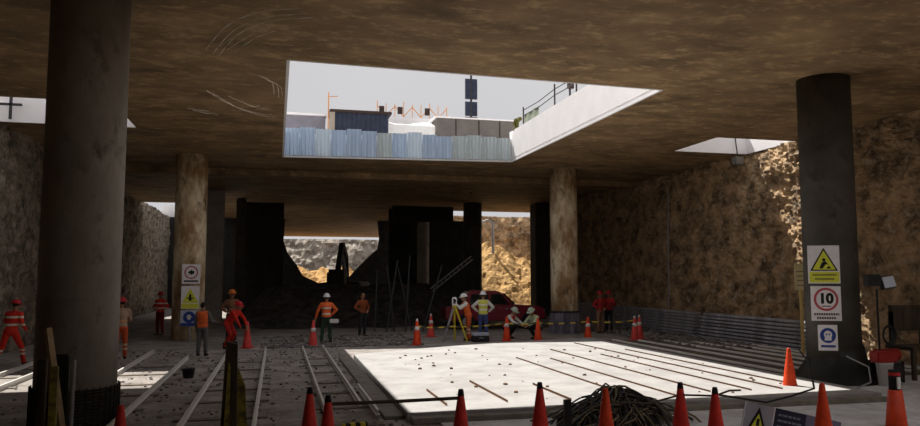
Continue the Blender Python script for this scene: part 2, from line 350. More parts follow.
# ------------------------------------------------------------------ columns
def column(x, y, m, label, d=1.17, sq=False):
    bm = bmesh.new()
    if sq: box(bm, -d/2, d/2, -d/2, d/2, 0, CZ, 0.04)
    else: lathe(bm, [(d/2*1.0, 0), (d/2*1.0, 2.0), (d/2*1.006, 2.02), (d/2*1.006, 2.05), (d/2, 2.07), (d/2, 4.5), (d/2*1.006, 4.52), (d/2*1.006, 4.55), (d/2, 4.57), (d/2, CZ)], 48)
    o = link('column', bm, m, loc=(x, y, 0), smooth=not sq)
    return tag(o, label, 'column', 'concrete columns carrying the ceiling', 'structure')
column(-3.12, 13.4, M['column'], 'thick grey concrete column close by, wire sleeve round its foot', 1.22)
column(12.54, 15.0, M['columndark'], 'thick very dark concrete column carrying the 10 sign and two other signs')
column(12.0, 30.4, M['columnlight'], 'pale concrete column coloured ochre by bounce light, with cloth wrapped round its foot')
column(-3.26, 30.3, M['columnlight'], 'brown-stained round column behind the three small signs')
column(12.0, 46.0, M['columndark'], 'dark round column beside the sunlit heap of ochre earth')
column(9.6, 50.1, M['column'], 'distant slim grey column in the dark behind the survey tripod', .82)
column(-3.3, 42.5, M['column'], 'square brown pier behind the worker in an orange helmet', 0.9, True)
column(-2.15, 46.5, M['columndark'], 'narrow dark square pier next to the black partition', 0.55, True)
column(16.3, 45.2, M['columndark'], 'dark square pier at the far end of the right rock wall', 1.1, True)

bm = bmesh.new()
for k in range(13): lathe(bm, [(0.585, k*0.048), (0.64, k*0.048+0.006), (0.645, k*0.048+0.03), (0.59, k*0.048+0.04)], 40)
for k in range(40):
    a = 6.283*k/40; bar(bm, (math.cos(a)*0.655, math.sin(a)*0.655, 0), (math.cos(a)*0.655, math.sin(a)*0.655, 0.64), 0.018)
tag(link('wire_sleeve', bm, M['mesh'], loc=(-3.12, 13.4, 0)), 'dark ribbed wire sleeve round the foot of the nearest grey column', 'sleeve')
bm = bmesh.new()
n = 60; prof = [(0.60, 0), (0.62, 0.3), (0.60, 0.6), (0.61, 0.84)]
hgrid(bm, range(n+1), lin(0, 0.86, 6), lambda k, z: ((0.61+0.035*abs(math.sin(k*2.1))+0.03*noise.noise(Vector((k*0.7, z*3, 0)))+0.05*(0.86-z))*math.cos(6.2832*k/n),
      (0.61+0.035*abs(math.sin(k*2.1))+0.03*noise.noise(Vector((k*0.7, z*3, 0)))+0.05*(0.86-z))*math.sin(6.2832*k/n), z))
bmesh.ops.remove_doubles(bm, verts=bm.verts, dist=1e-4)
wr = link('cloth_wrap', bm, M['concretewrap'], loc=(12.0, 30.4, 0)); tag(wr, 'violet-grey cloth wrapped round the foot of the pale ochre column', 'cloth')
bm = bmesh.new(); lathe(bm, [(0.6, 0.84), (0.635, 0.85), (0.635, 0.93), (0.6, 0.94)], 40); link('strap', bm, M['steeldark'], wr)

# ------------------------------------------------------------------ pad, kerb, rails
PZ = 0.14
bm = bmesh.new(); _q = [(2.12, 12.35), (11.35, 12.35), (11.35, 26.2), (9.6, 25.6), (5.6, 24.0), (2.2, 22.1)]
_a = [bm.verts.new((x, y, 0)) for x, y in _q]; _b = [bm.verts.new((x, y, PZ)) for x, y in _q]; bm.faces.new(_a[::-1]); bm.faces.new(_b)
for i in range(6): bm.faces.new((_a[i], _a[(i+1) % 6], _b[(i+1) % 6], _b[i]))
tag(link('concrete_pad', bm, M['pad']), 'pale cast concrete pad lit by sunlight under the big ceiling opening', 'concrete pad', kind='thing')
bm = bmesh.new(); box(bm, 1.78, 2.12, 12.6, 22.3, 0, 0.06, 0.01)
tag(link('kerb_strip', bm, M['kerb']), 'grey concrete strip along the left edge of the pale pad', 'kerb')
bm = bmesh.new(); box(bm, 2.15, 11.3, 12.05, 12.3, 0, 0.10, 0.015)
tag(link('edge_beam', bm, M['kerb']), 'low grey concrete beam along the near edge of the pale pad', 'beam')
def rail_mesh(bm, y0, y1, s=1.0):
    p = [(-.05, 0), (.05, 0), (.05, .012), (.012, .02), (.012, .085), (.03, .092), (.03, .12), (-.03, .12), (-.03, .092), (-.012, .085), (-.012, .02), (-.05, .012)]
    prism(bm, [(x*s, z*s) for x, z in p], y0, y1)
def rail(x, y0, y1, label, m='rail', z=0.02, s=0.78, g='steel rails on the earth floor', name='steel_rail', dx=0):
    bm = bmesh.new(); rail_mesh(bm, 0, y1-y0, s); o = link(name, bm, M[m], loc=(x, y0, z)); o.rotation_euler.z = -math.atan2(dx, y1-y0)
    return tag(o, label, 'rail', g)
rail(-6.3, 12, 23.5, 'outermost left steel rail, nearest the left rock wall')
rail(-5.55, 12, 22.8, 'second steel rail from the left rock wall')
rail(-3.68, 14.3, 25.2, 'steel rail coming out behind the nearest column, towards the red-helmeted worker')
rail(-2.45, 9, 23.2, 'steel rail running up to the small worker in orange vest beside the signs')
rail(-1.42, 9, 25.4, 'long steel rail just left of the dark upright post')
rail(-0.31, 9, 25.4, 'long steel rail just right of the dark upright post')
rail(0.86, 10.3, 25.6, 'steel rail leading towards the lone small cone, left of its pair')
rail(1.52, 13.9, 25.6, 'steel rail leading towards the man in white helmet, nearest the grey strip')
rail(1.68, 12.7, 15.9, 'short steel rail lying on the grey strip at the left edge of the pad', z=.065)
g = 'sleepers under the steel rails'
for x0, x1, a, nm in ((-6.5, -5.35, 13, 'between the two leftmost rails'), (-3.85, -2.25, 14.6, 'between the rails beside the nearest column'), (-1.62, -0.1, 11.6, 'under the rails either side of the upright post'), (0.7, 1.72, 12.2, 'under the rail pair next to the grey strip')):
    y = a
    while y < 23:
        bm = bmesh.new(); box(bm, x0, x1, -0.09, 0.09, 0, 0.02, 0.004)
        tag(link('sleeper', bm, M['sleeper'], loc=(0, y+random.uniform(-.1, .1), 0), rz=0), 'dark timber sleeper sunk in earth '+nm, 'sleeper', g+' '+nm); y += 1.7
# sunken rusty rails crossing the pad
for x, y0, y1, s, lab in ((2.9, 12.9, 14.7, 1, 'shortest rusty rail at the pad corner nearest the upright post'), (4.03, 13.0, 15.7, 1, 'short rusty rail on the pad, second from the grey strip'), (5.2, 12.9, 15.0, 1, 'short rusty rail on the pad behind the middle cone'),
        (6.45, 12.9, 20.0, .8, 'thin rusty rail on the pad leading to the hose heap'), (7.3, 12.9, 19.6, .8, 'thin rusty rail on the pad just right of the hose heap'), (8.2, 13.2, 22.0, .8, 'long thin rusty rail across the middle of the pad'),
        (9.1, 13.2, 20.3, .8, 'thin rusty rail, third from the brown strip of ground'), (9.8, 13.2, 24.0, .8, 'thin rusty rail, second from the brown strip of ground'), (10.45, 13.6, 21.5, .8, 'thin rusty rail on the pad next to the brown strip of ground')):
    rail(x, y0, y1, lab, 'railrust', PZ, s*0.33, 'rusty rails let into the pad')
# pale long beams on the right of the pad
for k, (x, y0, y1) in enumerate(((12.15, 15.9, 26.0), (13.0, 16.3, 25.6), (13.8, 16.0, 25.2), (14.6, 16.0, 24.6), (15.3, 15.6, 23.8), (15.95, 15.4, 23.0))):
    bm = bmesh.new(); box(bm, -0.055, 0.055, 0, y1-y0, 0, 0.055, 0.008)
    tag(link('concrete_beam', bm, M['beamwhite'], loc=(x, y0, 0.02)), ('pale long beam on the ground, %s from the pad towards the right wall' % ('first', 'second', 'third', 'fourth', 'fifth', 'sixth')[k]), 'beam', 'pale beams lying beside the pad')
bm = bmesh.new(); box(bm, 11.4, 16.0, 15.2, 26.2, 0, 0.02)
tag(link('timber_mat', bm, mat('brown trampled ground', (0.15, 0.12, 0.095), 0.95, (0.08, 0.062, 0.048), 4, bump=0.6, col3=(0.24, 0.21, 0.17), scale3=6)), 'brown trampled earth strip between the pale beams and the pad', 'ground', kind='stuff')

# stacked bars along foot of right wall
g = 'blue-grey bars stacked along the foot of the right wall'
for k in range(8):
    z = k*0.125
    for s_, (y0, y1) in enumerate(((20.4, 27.2), (27.35, 34.5), (34.65, 41.5))):
        bm = bmesh.new(); box(bm, -0.16, 0.16, 0, y1-y0-random.uniform(0, .5), 0, 0.085, 0.012)
        nm = ('at the bottom of its stack', 'second from the bottom of its stack', 'third up in its stack', 'in the middle of its stack, below centre', 'in the middle of its stack, above centre', 'third from the top of its stack', 'second from the top of its stack', 'topmost in its stack')[k]
        tag(link('steel_bar', bm, M['bluesteel'], loc=(16.42+random.uniform(-.05, .05)+k*0.015, y0, z)), 'blue-grey bar %s, the %s' % (nm, ('stack nearest the yellow sign', 'middle stack', 'stack farthest into the dark')[s_]), 'bar', g)
# cable running down the right wall
bm = bmesh.new(); tube(bm, [(17.1, 30.5, 6.3), (17.0, 30.45, 4), (16.85, 30.2, 2), (16.75, 30.1, 1.02)], 0.03, 6)
tag(link('wall_cable', bm, M['steel']), 'thin grey cable hanging down the right rock wall', 'cable')
bm = bmesh.new(); box(bm, -.17, .17, -.15, .15, -.3, 0, .02); o = link('work_lamp', bm, M['buildgrey'], loc=(16.85, 24.83, 6.9)); tag(o, 'small square box lamp hanging in the slot above the right wall', 'lamp')
bm = bmesh.new(); bar(bm, (0, 0, 0), (0, .12, .8), .03); bar(bm, (0, .1, .8), (0, .3, .8), .03); link('hanger', bm, M['steeldark'], o)

# ------------------------------------------------------------------ above the openings
g = 'blue sheets lining the far edge of the big opening'
x = 0.16; k = 0; nms = ['leftmost blue sheet panel lining the opening', ]
sheets = []
while x < 9.15:
    wd = 0.6 if x < 8.6 else 9.2-x
    bm = bmesh.new(); hh = (8.2 if k < 5 else 8.12 if k < 9 else 8.06)+0.04*math.sin(k*1.7)
    us = lin(0, wd-0.015, 12)
    hgrid(bm, us, [CZ+0.07, hh], lambda u, z: (u, 0.025*math.sin(u*42), z)); hgrid(bm, us, [CZ+0.07, hh], lambda u, z: (u, 0.012+0.025*math.sin(u*42), z))
    y = 29.88-(x-0.13)/9.1*0.88-0.09
    tone = [0, 0, 3, 0, 1, 1, 2, 0, 3, 1, 1, 2, 2, 2, 2, 2][k]
    o = link('corrugated_sheet', bm, COL_SHEET[tone], loc=(x, y, 0)); o.rotation_euler.z = -0.09
    sheets.append((o, tone)); x += 0.6; k += 1
ords = 'first second third fourth fifth sixth seventh eighth ninth tenth eleventh twelfth thirteenth fourteenth fifteenth sixteenth'.split()
for i, (o, t_) in enumerate(sheets):
    tag(o, '%s corrugated sheet lining the big opening, %s from its left corner' % (('blue', 'slate-blue', 'green-grey', 'pale blue')[t_], ords[i]), 'sheet', g)

# ground level outside
bm = bmesh.new(); box(bm, -30, -8.9, -10, 120, 6.6, 7.0); tag(link('ground_left', bm, M['slabside']), kind='structure')
bm = bmesh.new(); box(bm, 21.5, 60, -10, 120, 6.6, 7.0); tag(link('ground_right', bm, M['slabside']), kind='structure')

t = empty('site_container', (3.45, 33.6, CT)); tag(t, 'slate-blue steel container with brown roof edge above the blue sheets', 'container')
bm = bmesh.new(); us = lin(-1.2, 1.25, 60); hgrid(bm, us, [0, 1.62], lambda u, z: (u, -0.62+0.03*math.sin(u*30), z)); box(bm, -1.22, 1.27, -.55, .6, 0, 1.62)
link('body', bm, M['containerblue'], t)
bm = bmesh.new(); box(bm, -1.35, 1.4, -.75, .7, 1.62, 1.74, .02); link('roof', bm, M['brownroof'], t)
bm = bmesh.new(); box(bm, -1.36, -1.12, -.7, -.6, 0, 1.62); link('corner_post', bm, M['ochre'], t)
bm = bmesh.new(); bar(bm, (-1.4, -.6, 0), (-1.4, -.6, 2.5), .05); bar(bm, (-1.4, -.6, 2.3), (-1.0, -.6, 2.35), .03); link('mast', bm, M['orangesteel'], t)
t = empty('low_building', (8.85, 33.9, CT)); tag(t, 'long low warm-grey building on the right above the blue sheets', 'building')
bm = bmesh.new(); box(bm, -1.9, 1.9, -.8, 2, 0, 1.64); link('wall', bm, M['buildgrey'], t)
bm = bmesh.new(); box(bm, -2, 1.95, -.85, 2.1, 1.64, 1.70); link('roof', bm, M['slabside'], t)
for dx_ in (-1.0, 0.1, 1.1):
    bm = bmesh.new(); box(bm, dx_-.02, dx_+.02, -.83, -.8, 0, 1.6); link('wall_joint', bm, M['brownroof'], t)
t = empty('grey_shed', (0.7, 34.0, CT)); tag(t, 'pale grey shed left of the slate-blue container', 'shed')
bm = bmesh.new(); box(bm, -1.7, 1.25, -.6, 1.4, 0, 1.5); link('wall', bm, mat('lavender grey sheet wall', (0.24, 0.23, 0.27), 0.8), t)
bm = bmesh.new(); box(bm, -1.8, 1.3, -.75, 1.5, 1.5, 1.58); link('roof', bm, M['slabside'], t)
bm = bmesh.new()
hgrid(bm, lin(4.82, 6.9, 14), lin(0, 1, 8), lambda u, v: (u, 33.2+v*1.2, CT+1.25+0.35*v*(1-0.25*math.sin((u-4.8)*2.2))+0.05*noise.noise(Vector((u*3, v*4, 0)))))
hgrid(bm, lin(4.82, 6.9, 14), lin(0, 1, 2), lambda u, v: (u, 33.2-0.02*math.sin(u*20), CT+1.25*v))
tag(link('white_tarpaulin', bm, M['white'], smooth=True), 'white tarpaulin sheet between the container and the grey building', 'tarpaulin')
# formwork frames on the skyline
t = empty('scaffold_rail', (6.4, 36.5, CT+.35)); tag(t, 'orange scaffold railing standing on the skyline over the opening', 'scaffold')
bm = bmesh.new(); box(bm, -2.0, 2.1, -.1, .5, -.35, 1.95); link('plinth', bm, M['slabside'], t)
for i in range(9):
    xx = -1.75+i*0.44; bm = bmesh.new(); bar(bm, (xx, 0, 1.95), (xx, 0, 2.62+0.12*(i % 3 == 0)), .035)
    link('upright', bm, M['orangesteel'], t)
bm = bmesh.new()
for i in range(8):
    xx = -1.75+i*0.44
    bar(bm, (xx, 0, 2.0 if i % 2 else 2.5), (xx+.44, 0, 2.5 if i % 2 else 2.0), .04)
link('brace', bm, M['orangesteel'], t)
for i in (0, 2, 5):
    bm = bmesh.new(); box(bm, -1.65+i*.46, -1.4+i*.46, -.03, .03, 2.12, 2.48); link('board', bm, M['brownroof'], t)
# dark louvre tower
t = empty('louvre_tower', (10.36, 40, 7.0)); tag(t, 'tall dark twin-panel tower with centre mast on the skyline', 'tower')
bm = bmesh.new(); box(bm, -.05, .05, -.05, .05, 0, 6.9); link('mast', bm, M['steeldark'], t)
for zz0, zz1, m_ in ((5.3, 6.45, 'containerblue'), (4.35, 5.15, 'containerblue'), (3.8, 4.28, 'brownroof')):
    for sx_ in (-1, 1):
        bm = bmesh.new(); box(bm, sx_*.2-.14, sx_*.2+.14, -.06, .06, zz0, zz1)
        for q in range(int((zz1-zz0)/.12)): box(bm, sx_*.2-.15, sx_*.2+.15, -.09, -.05, zz0+q*.12, zz0+q*.12+.03)
        link('panel', bm, M[m_], t)
# guard rail on the right upstand
t = empty('guard_rail', (9.47, 25.0, 8.32)); tag(t, 'wire and post guard rail on the right edge of the big opening', 'railing')
for yy, hh in ((3.2, .85), (-.3, .9), (-2.3, .8)):
    bm = bmesh.new(); bar(bm, (0, yy, 0), (0, yy, hh), .045); link('post', bm, M['brownroof'], t)
for zz in (.5, .72):
    bm = bmesh.new(); tube(bm, [(0, 3.2, zz), (0, 1.4, zz-.06), (0, -.3, zz), (0, -1.3, zz-.04), (0, -2.3, zz), (0, -8, zz)], .018, 6); link('wire', bm, M['steeldark'], t)
bm = bmesh.new(); hgrid(bm, lin(1.3, 3.1, 16), lin(0, .5, 3), lambda y, z: (0.02*math.sin(y*9), y, z)); link('mesh_panel', bm, M['greenmesh'], t)
bm = bmesh.new(); random.seed(3)
for i in range(60):
    c = Vector((9.38+random.gauss(0, .07), 28.75+random.gauss(0, .1), random.uniform(7.3, 8.8))); ell(bm, c, .07, .07, .09, u=6, v=4)
tag(link('creeper', bm, M['green']), 'dark yellow-green creeper hanging in the far right corner of the opening', 'plant')
t = empty('hanging_lamp', (10.58, 26.0, 8.0)); tag(t, 'small street lamp post behind the guard rail wires', 'lamp')
bm = bmesh.new(); bar(bm, (0, 0, 0), (0, 0, 1.75), .06); link('post', bm, M['steeldark'], t)
bm = bmesh.new(); box(bm, -.08, .14, -.08, .08, 1.45, 1.75); link('lamp_head', bm, M['brownroof'], t)
bm = bmesh.new(); bar(bm, (-7.9, 24.8, 7.1), (-7.9, 24.8, 8.6), .07); bar(bm, (-8.3, 24.8, 7.55), (-7.6, 24.8, 7.55), .07)
tag(link('steel_bracket', bm, M['steeldark']), 'small dark steel bracket in the slot above the left wall', 'bracket')

# ------------------------------------------------------------------ heaps
def heap(name, x0, x1, y0, y1, f, m, label, res=0.3, cat='heap'):
    bm = bmesh.new()
    hgrid(bm, lin(x0, x1, max(4, int((x1-x0)/res))), lin(y0, y1, max(4, int((y1-y0)/res))), lambda x, y: (x, y, max(-0.03, f(x, y))))
    return tag(link(name, bm, m), label, cat, kind='stuff')
def sm(a, b, t): t = max(0, min(1, (t-a)/(b-a))); return t*t*(3-2*t)
heap('spoil_heap', -2.4, 11, 35.2, 48, lambda x, y: sm(-2.4, 0, x)*(1-sm(9.5, 11, x))*(1-sm(44, 48, y))*sm(35.2, 42, y)*1.9+0.3*fbm((x*0.7, y*0.7, 0), 5)*sm(35.2, 36.5, y)*sm(-2.4, -1.8, x)*(1-sm(10.4, 11, x)) - 0.02,
     M['soil'], 'dark heaped spoil across the back of the tunnel behind the white-helmeted man', 0.25, 'spoil')
heap('ochre_earth_heap', 14.3, 21, 49.5, 61, lambda x, y: 4.6*max(0, 1-abs(y-57.5)/7)*sm(21.5, 17.2, x) if False else (4.9-0.42*max(0, x-16.2))*max(0, min(1, (y-50)/6.0))*(1-sm(57, 61, y))+0.45*fbm((x*0.8, y*0.8, 2), 5)*sm(49.5, 51, y),
     M['sand'], 'sunlit heap of ochre earth beyond the dark red pickup', 0.2, 'earth')
heap('rubble_slope', -2, 9, 80, 92, lambda x, y: (y-80)*0.28+0.7*fbm((x*0.6, y*0.6, 4), 5), M['sand'], 'pale rubble slope seen through the ragged opening', 0.3, 'rubble')
random.seed(11)
def stones(name, n, reg, s0, s1, m, label):
    bm = bmesh.new()
    for i in range(n):
        x, y = reg(); s = random.uniform(s0, s1)
        r = bmesh.ops.create_icosphere(bm, subdivisions=1, radius=s); mt = Matrix.Rotation(random.uniform(0, 6), 3, 'Z')
        for v in r['verts']: v.co = mt @ Vector((v.co.x*random.uniform(.8, 1.3), v.co.y*random.uniform(.7, 1.1), v.co.z*.6))+Vector((x, y, s*.3))
    tag(link(name, bm, m), label, 'gravel', kind='stuff')
stones('gravel', 900, lambda: (random.uniform(-.5, 5), 26+random.random()**1.5*5), .03, .1, M['gravel'], 'loose grey gravel on the ground behind the far cones')
stones('gravel', 700, lambda: (random.uniform(13.5, 16.2), random.uniform(22, 32)), .03, .12, M['gravel'], 'loose grey gravel between the pale beams and the stacked bars')
stones('gravel', 900, lambda: (random.uniform(-6.5, 2), random.uniform(10, 26)), .015, .05, M['gravel'], 'fine stones scattered over the earth between the rails')
stones('crumbs_of_rubble', 60, lambda: (random.uniform(3.0, 11), random.uniform(13, 23)), .015, .055, M['railrust'], 'brown crumbs of rubble scattered over the pale pad')
for o in [bpy.data.objects['crumbs_of_rubble']]: o.location.z = PZ

# ------------------------------------------------------------------ cones
def cone_proto(m, collar=None, tip=None, h=0.9, r=0.155):
    t = empty('traffic_cone')
    bm = bmesh.new(); box(bm, -.19, .19, -.19, .19, 0, .035, .012); link('base', bm, M['black'] if collar == 'black' else M[m], t)
    bm = bmesh.new(); lathe(bm, [(r, .035), (r*.98, .06), (.035, h-.02), (.028, h), (.012, h)], 28); link('body', bm, M[m], t, True)
    if tip:
        bm = bmesh.new(); lathe(bm, [(.044, h-.07), (.036, h-.01), (.03, h+.012), (.012, h+.014)], 20); link('tip', bm, M[tip], t, True)
    if collar in ('white', 'black', 'both'):
        def cr_(z): return r+(0.035-r)*(z-.06)/(h-.08)+.004
        z0, z1 = (h*.58, h*.72)
        bm = bmesh.new(); lathe(bm, [(cr_(z0), z0), (cr_(z1), z1)], 28); link('collar', bm, M['white'], t, True)
    return t
CONES = [
 (0.45, 10.22, 'red', None, 'black', 'dark red cone right of the upright post, the more pointed of two close together'),
 (0.64, 9.49, 'red', None, 'black', 'dark red cone close to the rails where the horizontal pole begins'),
 (2.34, 9.58, 'red', None, 'black', 'dark red cone at the far end of the horizontal pole'),
 (3.55, 9.95, 'red', None, 'black', 'dark red cone alone in front of the pad, left of the hose heap'),
 (4.23, 9.3, 'orange', None, None, 'bright orange-red cone standing in front of the hose heap'),
 (5.43, 9.49, 'red', None, 'black', 'dark red cone with black tip just right of the hose heap'),
 (5.63, 8.96, 'red', None, 'black', 'dark red cone where the black rope is tied, left of the banner'),
 (10.32, 13.66, 'orange', None, None, 'bright orange cone standing alone beyond the banner, near the signed column'),
 (7.33, 9.03, 'orange', None, None, 'orange-red cone standing right behind the hanging banner'),
 (-1.7, 9.38, 'red', None, None, 'small red cone tip beside the foot of the nearest column'),
 (4.8, 26.11, 'orange', 'white', 'white', 'orange cone with white collar left of the survey tripod'),
 (6.0, 29.6, 'pink', 'white', 'white', 'smaller-looking faded cone behind and left of the survey tripod'),
 (1.23, 26.2, 'pink', 'white', None, 'pinkish cone beside the rails left of the man in white helmet'),
 (8.35, 27.0, 'orange', 'white', None, 'orange cone right of the man in blue jeans'),
 (9.18, 25.87, 'orange', None, None, 'orange cone in front of the two crouching workers'),
 (11.3, 26.3, 'orange', 'white', None, 'orange cone at the foot of the pale ochre column'),
 (13.1, 26.1, 'pink', 'white', 'white', 'left one of two pinkish cones at the end of the striped tape'),
 (13.6, 26.7, 'pink', 'white', 'white', 'right one of two pinkish cones at the end of the striped tape'),
 (-0.93, 26.35, 'pink', None, None, 'red cone beside the bending worker in red')]
protos = {}
for x, y, m, co_, tp, lab in CONES:
    key = (m, co_, tp)
    if key in protos: o = copy_tree(protos[key])
    else: o = protos[key] = cone_proto(m, co_, tp)
    o.location = (x, y, 0); o.rotation_euler.z = random.uniform(0, 1.5)
    tag(o, lab, 'traffic cone', 'red and orange traffic cones')
# delineator with black and white collars
t = empty('delineator_cone', (9.35, 9.9, 0)); tag(t, 'red cone topped by a black post with red and white bands beside the right edge', 'traffic cone')
bm = bmesh.new(); lathe(bm, [(.16, .03), (.155, .06), (.10, .62), (.09, .62)], 28); link('body', bm, M['orange'], t, True)
bm = bmesh.new(); box(bm, -.2, .2, -.2, .2, 0, .035, .012); link('base', bm, M['black'], t)
bm = bmesh.new(); lathe(bm, [(.085, .6), (.085, .9), (.08, .92), (.02, .92)], 24); link('collar', bm, bands('black post', (.015, .015, .015), (.5, .03, .03), [.86], .025), t, True)
bm = bmesh.new(); box(bm, -.035, .02, -.1, -.06, .64, .82); link('reflector', bm, M['white'], t)

# ------------------------------------------------------------------ front row: posts, pole, rope, banners
t = empty('timber_post', (-0.62, 12.45, 0)); tag(t, 'dark upright timber post with worn yellow edges between the long rails', 'post')
bm = bmesh.new(); prism(bm, [(-.19, 0), (.05, 0), (.04, 1.30), (-.13, 1.36)], -.07, .07); link('plank', bm, M['timber'], t)
bm = bmesh.new(); prism(bm, [(.055, 0), (.21, 0), (.17, .65), (.05, .95)], -.05, .05); link('plank', bm, M['timberyellow'], t)
bm = bmesh.new(); prism(bm, [(-.14, 0), (-.05, 0), (-.06, 1.0), (-.09, 1.05)], -.09, -.072); link('yellow_strip', bm, M['timberyellow'], t)
bm = bmesh.new(); bar(bm, (0, 0, 0), (-.30, .1, 1.62), .13, .045)
tag(link('leaning_plank', bm, M['timberlight'], loc=(-2.92, 12.0, 0)), 'pale timber plank leaning against the nearest column', 'plank')
bm = bmesh.new(); box(bm, -.05, .05, -.05, .05, 0, 1.12, .01); tag(link('wooden_stake', bm, M['timberyellow'], loc=(-2.98, 11.6, 0)), 'short squared stake with worn yellow paint at the nearest column', 'stake')
bm = bmesh.new(); box(bm, -.06, .06, -.05, .05, 0, 1.2, .01); tag(link('wooden_stake', bm, M['timber'], loc=(-3.2, 11.85, 0)), 'short dark squared stake between leaning plank and yellow stake', 'stake')
bm = bmesh.new(); tube(bm, [(0, 0, 0), (0.01, 0, 1.15)], .03, 10); tag(link('metal_pipe', bm, M['steel'], loc=(-2.86, 12.1, 0)), 'thin grey metal pipe standing in front of the nearest column', 'pipe')
bm = bmesh.new(); box(bm, -.10, .10, -.05, .05, 0, 1.22, .02); tag(link('black_board', bm, M['tarp'], loc=(-3.06, 12.3, 0)), 'black board standing against the nearest column behind the stakes', 'board')

bm = bmesh.new(); tube(bm, [(.64, 9.5, .80), (1.5, 9.54, .795), (2.34, 9.58, .80)], .022, 8)
tag(link('horizontal_pole', bm, M['timber']), 'thin dark pole laid across two dark red cones', 'pole')
bm = bmesh.new(); tube(bm, [(4.23, 9.3, .72), (4.9, 9.4, .66), (5.43, 9.49, .74), (5.63, 8.96, .80), (6.0, 9.2, .82), (6.37, 9.5, .77)], .014, 8)
tag(link('dark_pole', bm, M['timber']), 'crooked dark stick joining the cones beside the hose heap', 'stick')
bm = bmesh.new(); tube(bm, [(5.63, 8.96, .82), (6.2, 9.3, .70), (6.78, 9.5, .585), (7.2, 9.5, .66), (7.5, 9.4, .77), (8.3, 10.5, 1.0), (9.2, 11.9, 1.05)], .014, 8)
tag(link('black_rope', bm, M['rope']), 'sagging black rope above the hanging banner', 'rope')
# banner: hung below the rope, dropping to the right
t = empty('warning_banner', (6.5, 9.6, 0)); t.rotation_euler = (0, R(13), 0); t.location = (6.5, 9.58, .60)
tag(t, 'grey, navy and violet banner with yellow warning triangle hanging below the rope', 'banner')
bm = bmesh.new(); box(bm, 0, .48, -.006, .006, -.5, 0); link('triangle_panel', bm, mat('grey banner cloth', (0.42, 0.41, 0.46), 0.7), t)
bm = bmesh.new(); prism(bm, [(.06, -.42), (.42, -.42), (.24, -.04)], -.012, -.008); link('triangle_border', bm, M['signblack'], t)
bm = bmesh.new(); prism(bm, [(.12, -.38), (.36, -.38), (.24, -.13)], -.016, -.013); link('triangle', bm, M['signyellow'], t)
bm = bmesh.new(); box(bm, .215, .265, -.019, -.017, -.30, -.2); box(bm, .215, .265, -.019, -.017, -.36, -.325); link('mark', bm, M['signblack'], t)
bm = bmesh.new(); box(bm, .5, 1.02, -.006, .006, -.5, .0); link('text_panel', bm, M['navy'], t)
bm = bmesh.new(); box(bm, .482, .498, -.008, .008, -.5, .0); box(bm, 0, .012, -.01, -.007, -.5, 0); link('border', bm, M['panelwhite'], t)
bm = bmesh.new()
for r_ in range(5):
    u = .56
    while u < .94:
        wd = random.uniform(.03, .09); box(bm, u, min(.97, u+wd), -.009, -.007, -.1-r_*.08, -.07-r_*.08); u += wd+.015
link('text_line', bm, mat('grey blue lettering', (.25, .28, .36), .7), t)
bm = bmesh.new(); box(bm, 1.03, 1.62, -.006, .006, -.5, .0); link('roundel_panel', bm, M['violet'], t)
bm = bmesh.new(); vs = 40
lathe(bm, [(.13, 0), (.20, 0), (.20, .004), (.13, .004)], 36)
for v in bm.verts: v.co = Vector((1.32+v.co.x, -.008-v.co.z, -.28+v.co.y))
link('roundel', bm, M['signblue'], t)

# heap of hoses
random.seed(5); bm = bmesh.new(); bm2 = bmesh.new()
def hose_path():
    a = random.uniform(0, 6.28); L_ = random.uniform(.5, 1.0); c = Vector((random.gauss(0, .26), random.gauss(0, .18), 0)); hz = (.22+.40*random.random())*max(.4, 1-c.length*.9)
    b_ = a+random.uniform(2.2, 4.0); p0 = c+Vector((math.cos(a), math.sin(a)*.7, 0))*L_*.9; p2 = c+Vector((math.cos(b_), math.sin(b_)*.7, 0))*L_*.9
    pts = []
    for i in range(13):
        s = i/12; q = p0*(1-s)**2+c*2*s*(1-s)+p2*s*s; q.z = .03+hz*math.sin(math.pi*s)**.8+.03*math.sin(s*14+a); q.x += .07*math.sin(s*9+a*3); q.y += .05*math.sin(s*11+a*5); pts.append(q)
    return pts
for i in range(260): tube(bm if i % 4 else bm2, hose_path(), random.uniform(.008, .018), 6)
ell(bm, (0, 0, .05), .70, .42, .36, u=24, v=12)
t = empty('hose_heap', (5.35, 11.35, 0)); tag(t, 'tangled heap of black hoses and bars in front of the pale pad', 'hoses', kind='stuff')
h1 = link('black_hoses', bm, M['hose'], t, True); h1['kind'] = 'stuff'; h2 = link('brown_hoses', bm2, M['hosebrown'], t, True); h2['kind'] = 'stuff'
bm = bmesh.new(); box(bm, -.05, .05, -.04, .04, 0, .62, .01); tag(link('black_stake', bm, M['black'], loc=(4.05, 10.2, 0)), 'short black stake in front of the hose heap', 'stake')

# striped tape between the far cones
tp = [(4.8, 26.1, .66), (6.0, 26.5, .60), (8.35, 27.0, .66), (9.2, 26.2, .70), (11.3, 26.3, .72), (13.1, 26.1, .74)]
bm = bmesh.new(); L_ = 0; pts = []
for a, b in zip(tp, tp[1:]):
    for i in range(12):
        s = i/12; p = Vector(a).lerp(Vector(b), s); p.z -= 0.05*math.sin(math.pi*s); pts.append(p)
pts.append(Vector(tp[-1]))
for a, b in zip(pts, pts[1:]):
    v = [bm.verts.new(q) for q in (a-Vector((0, 0, .026)), b-Vector((0, 0, .026)), b+Vector((0, 0, .026)), a+Vector((0, 0, .026)))]
    bm.faces.new(v)
bmesh.ops.remove_doubles(bm, verts=bm.verts, dist=1e-5)
tag(link('barrier_tape', bm, bands('striped tape', (.62, .48, .07), (.08, .07, .05), None, .5, axis=0, rep=.45)), 'yellow and black striped barrier tape strung between the far cones', 'tape')

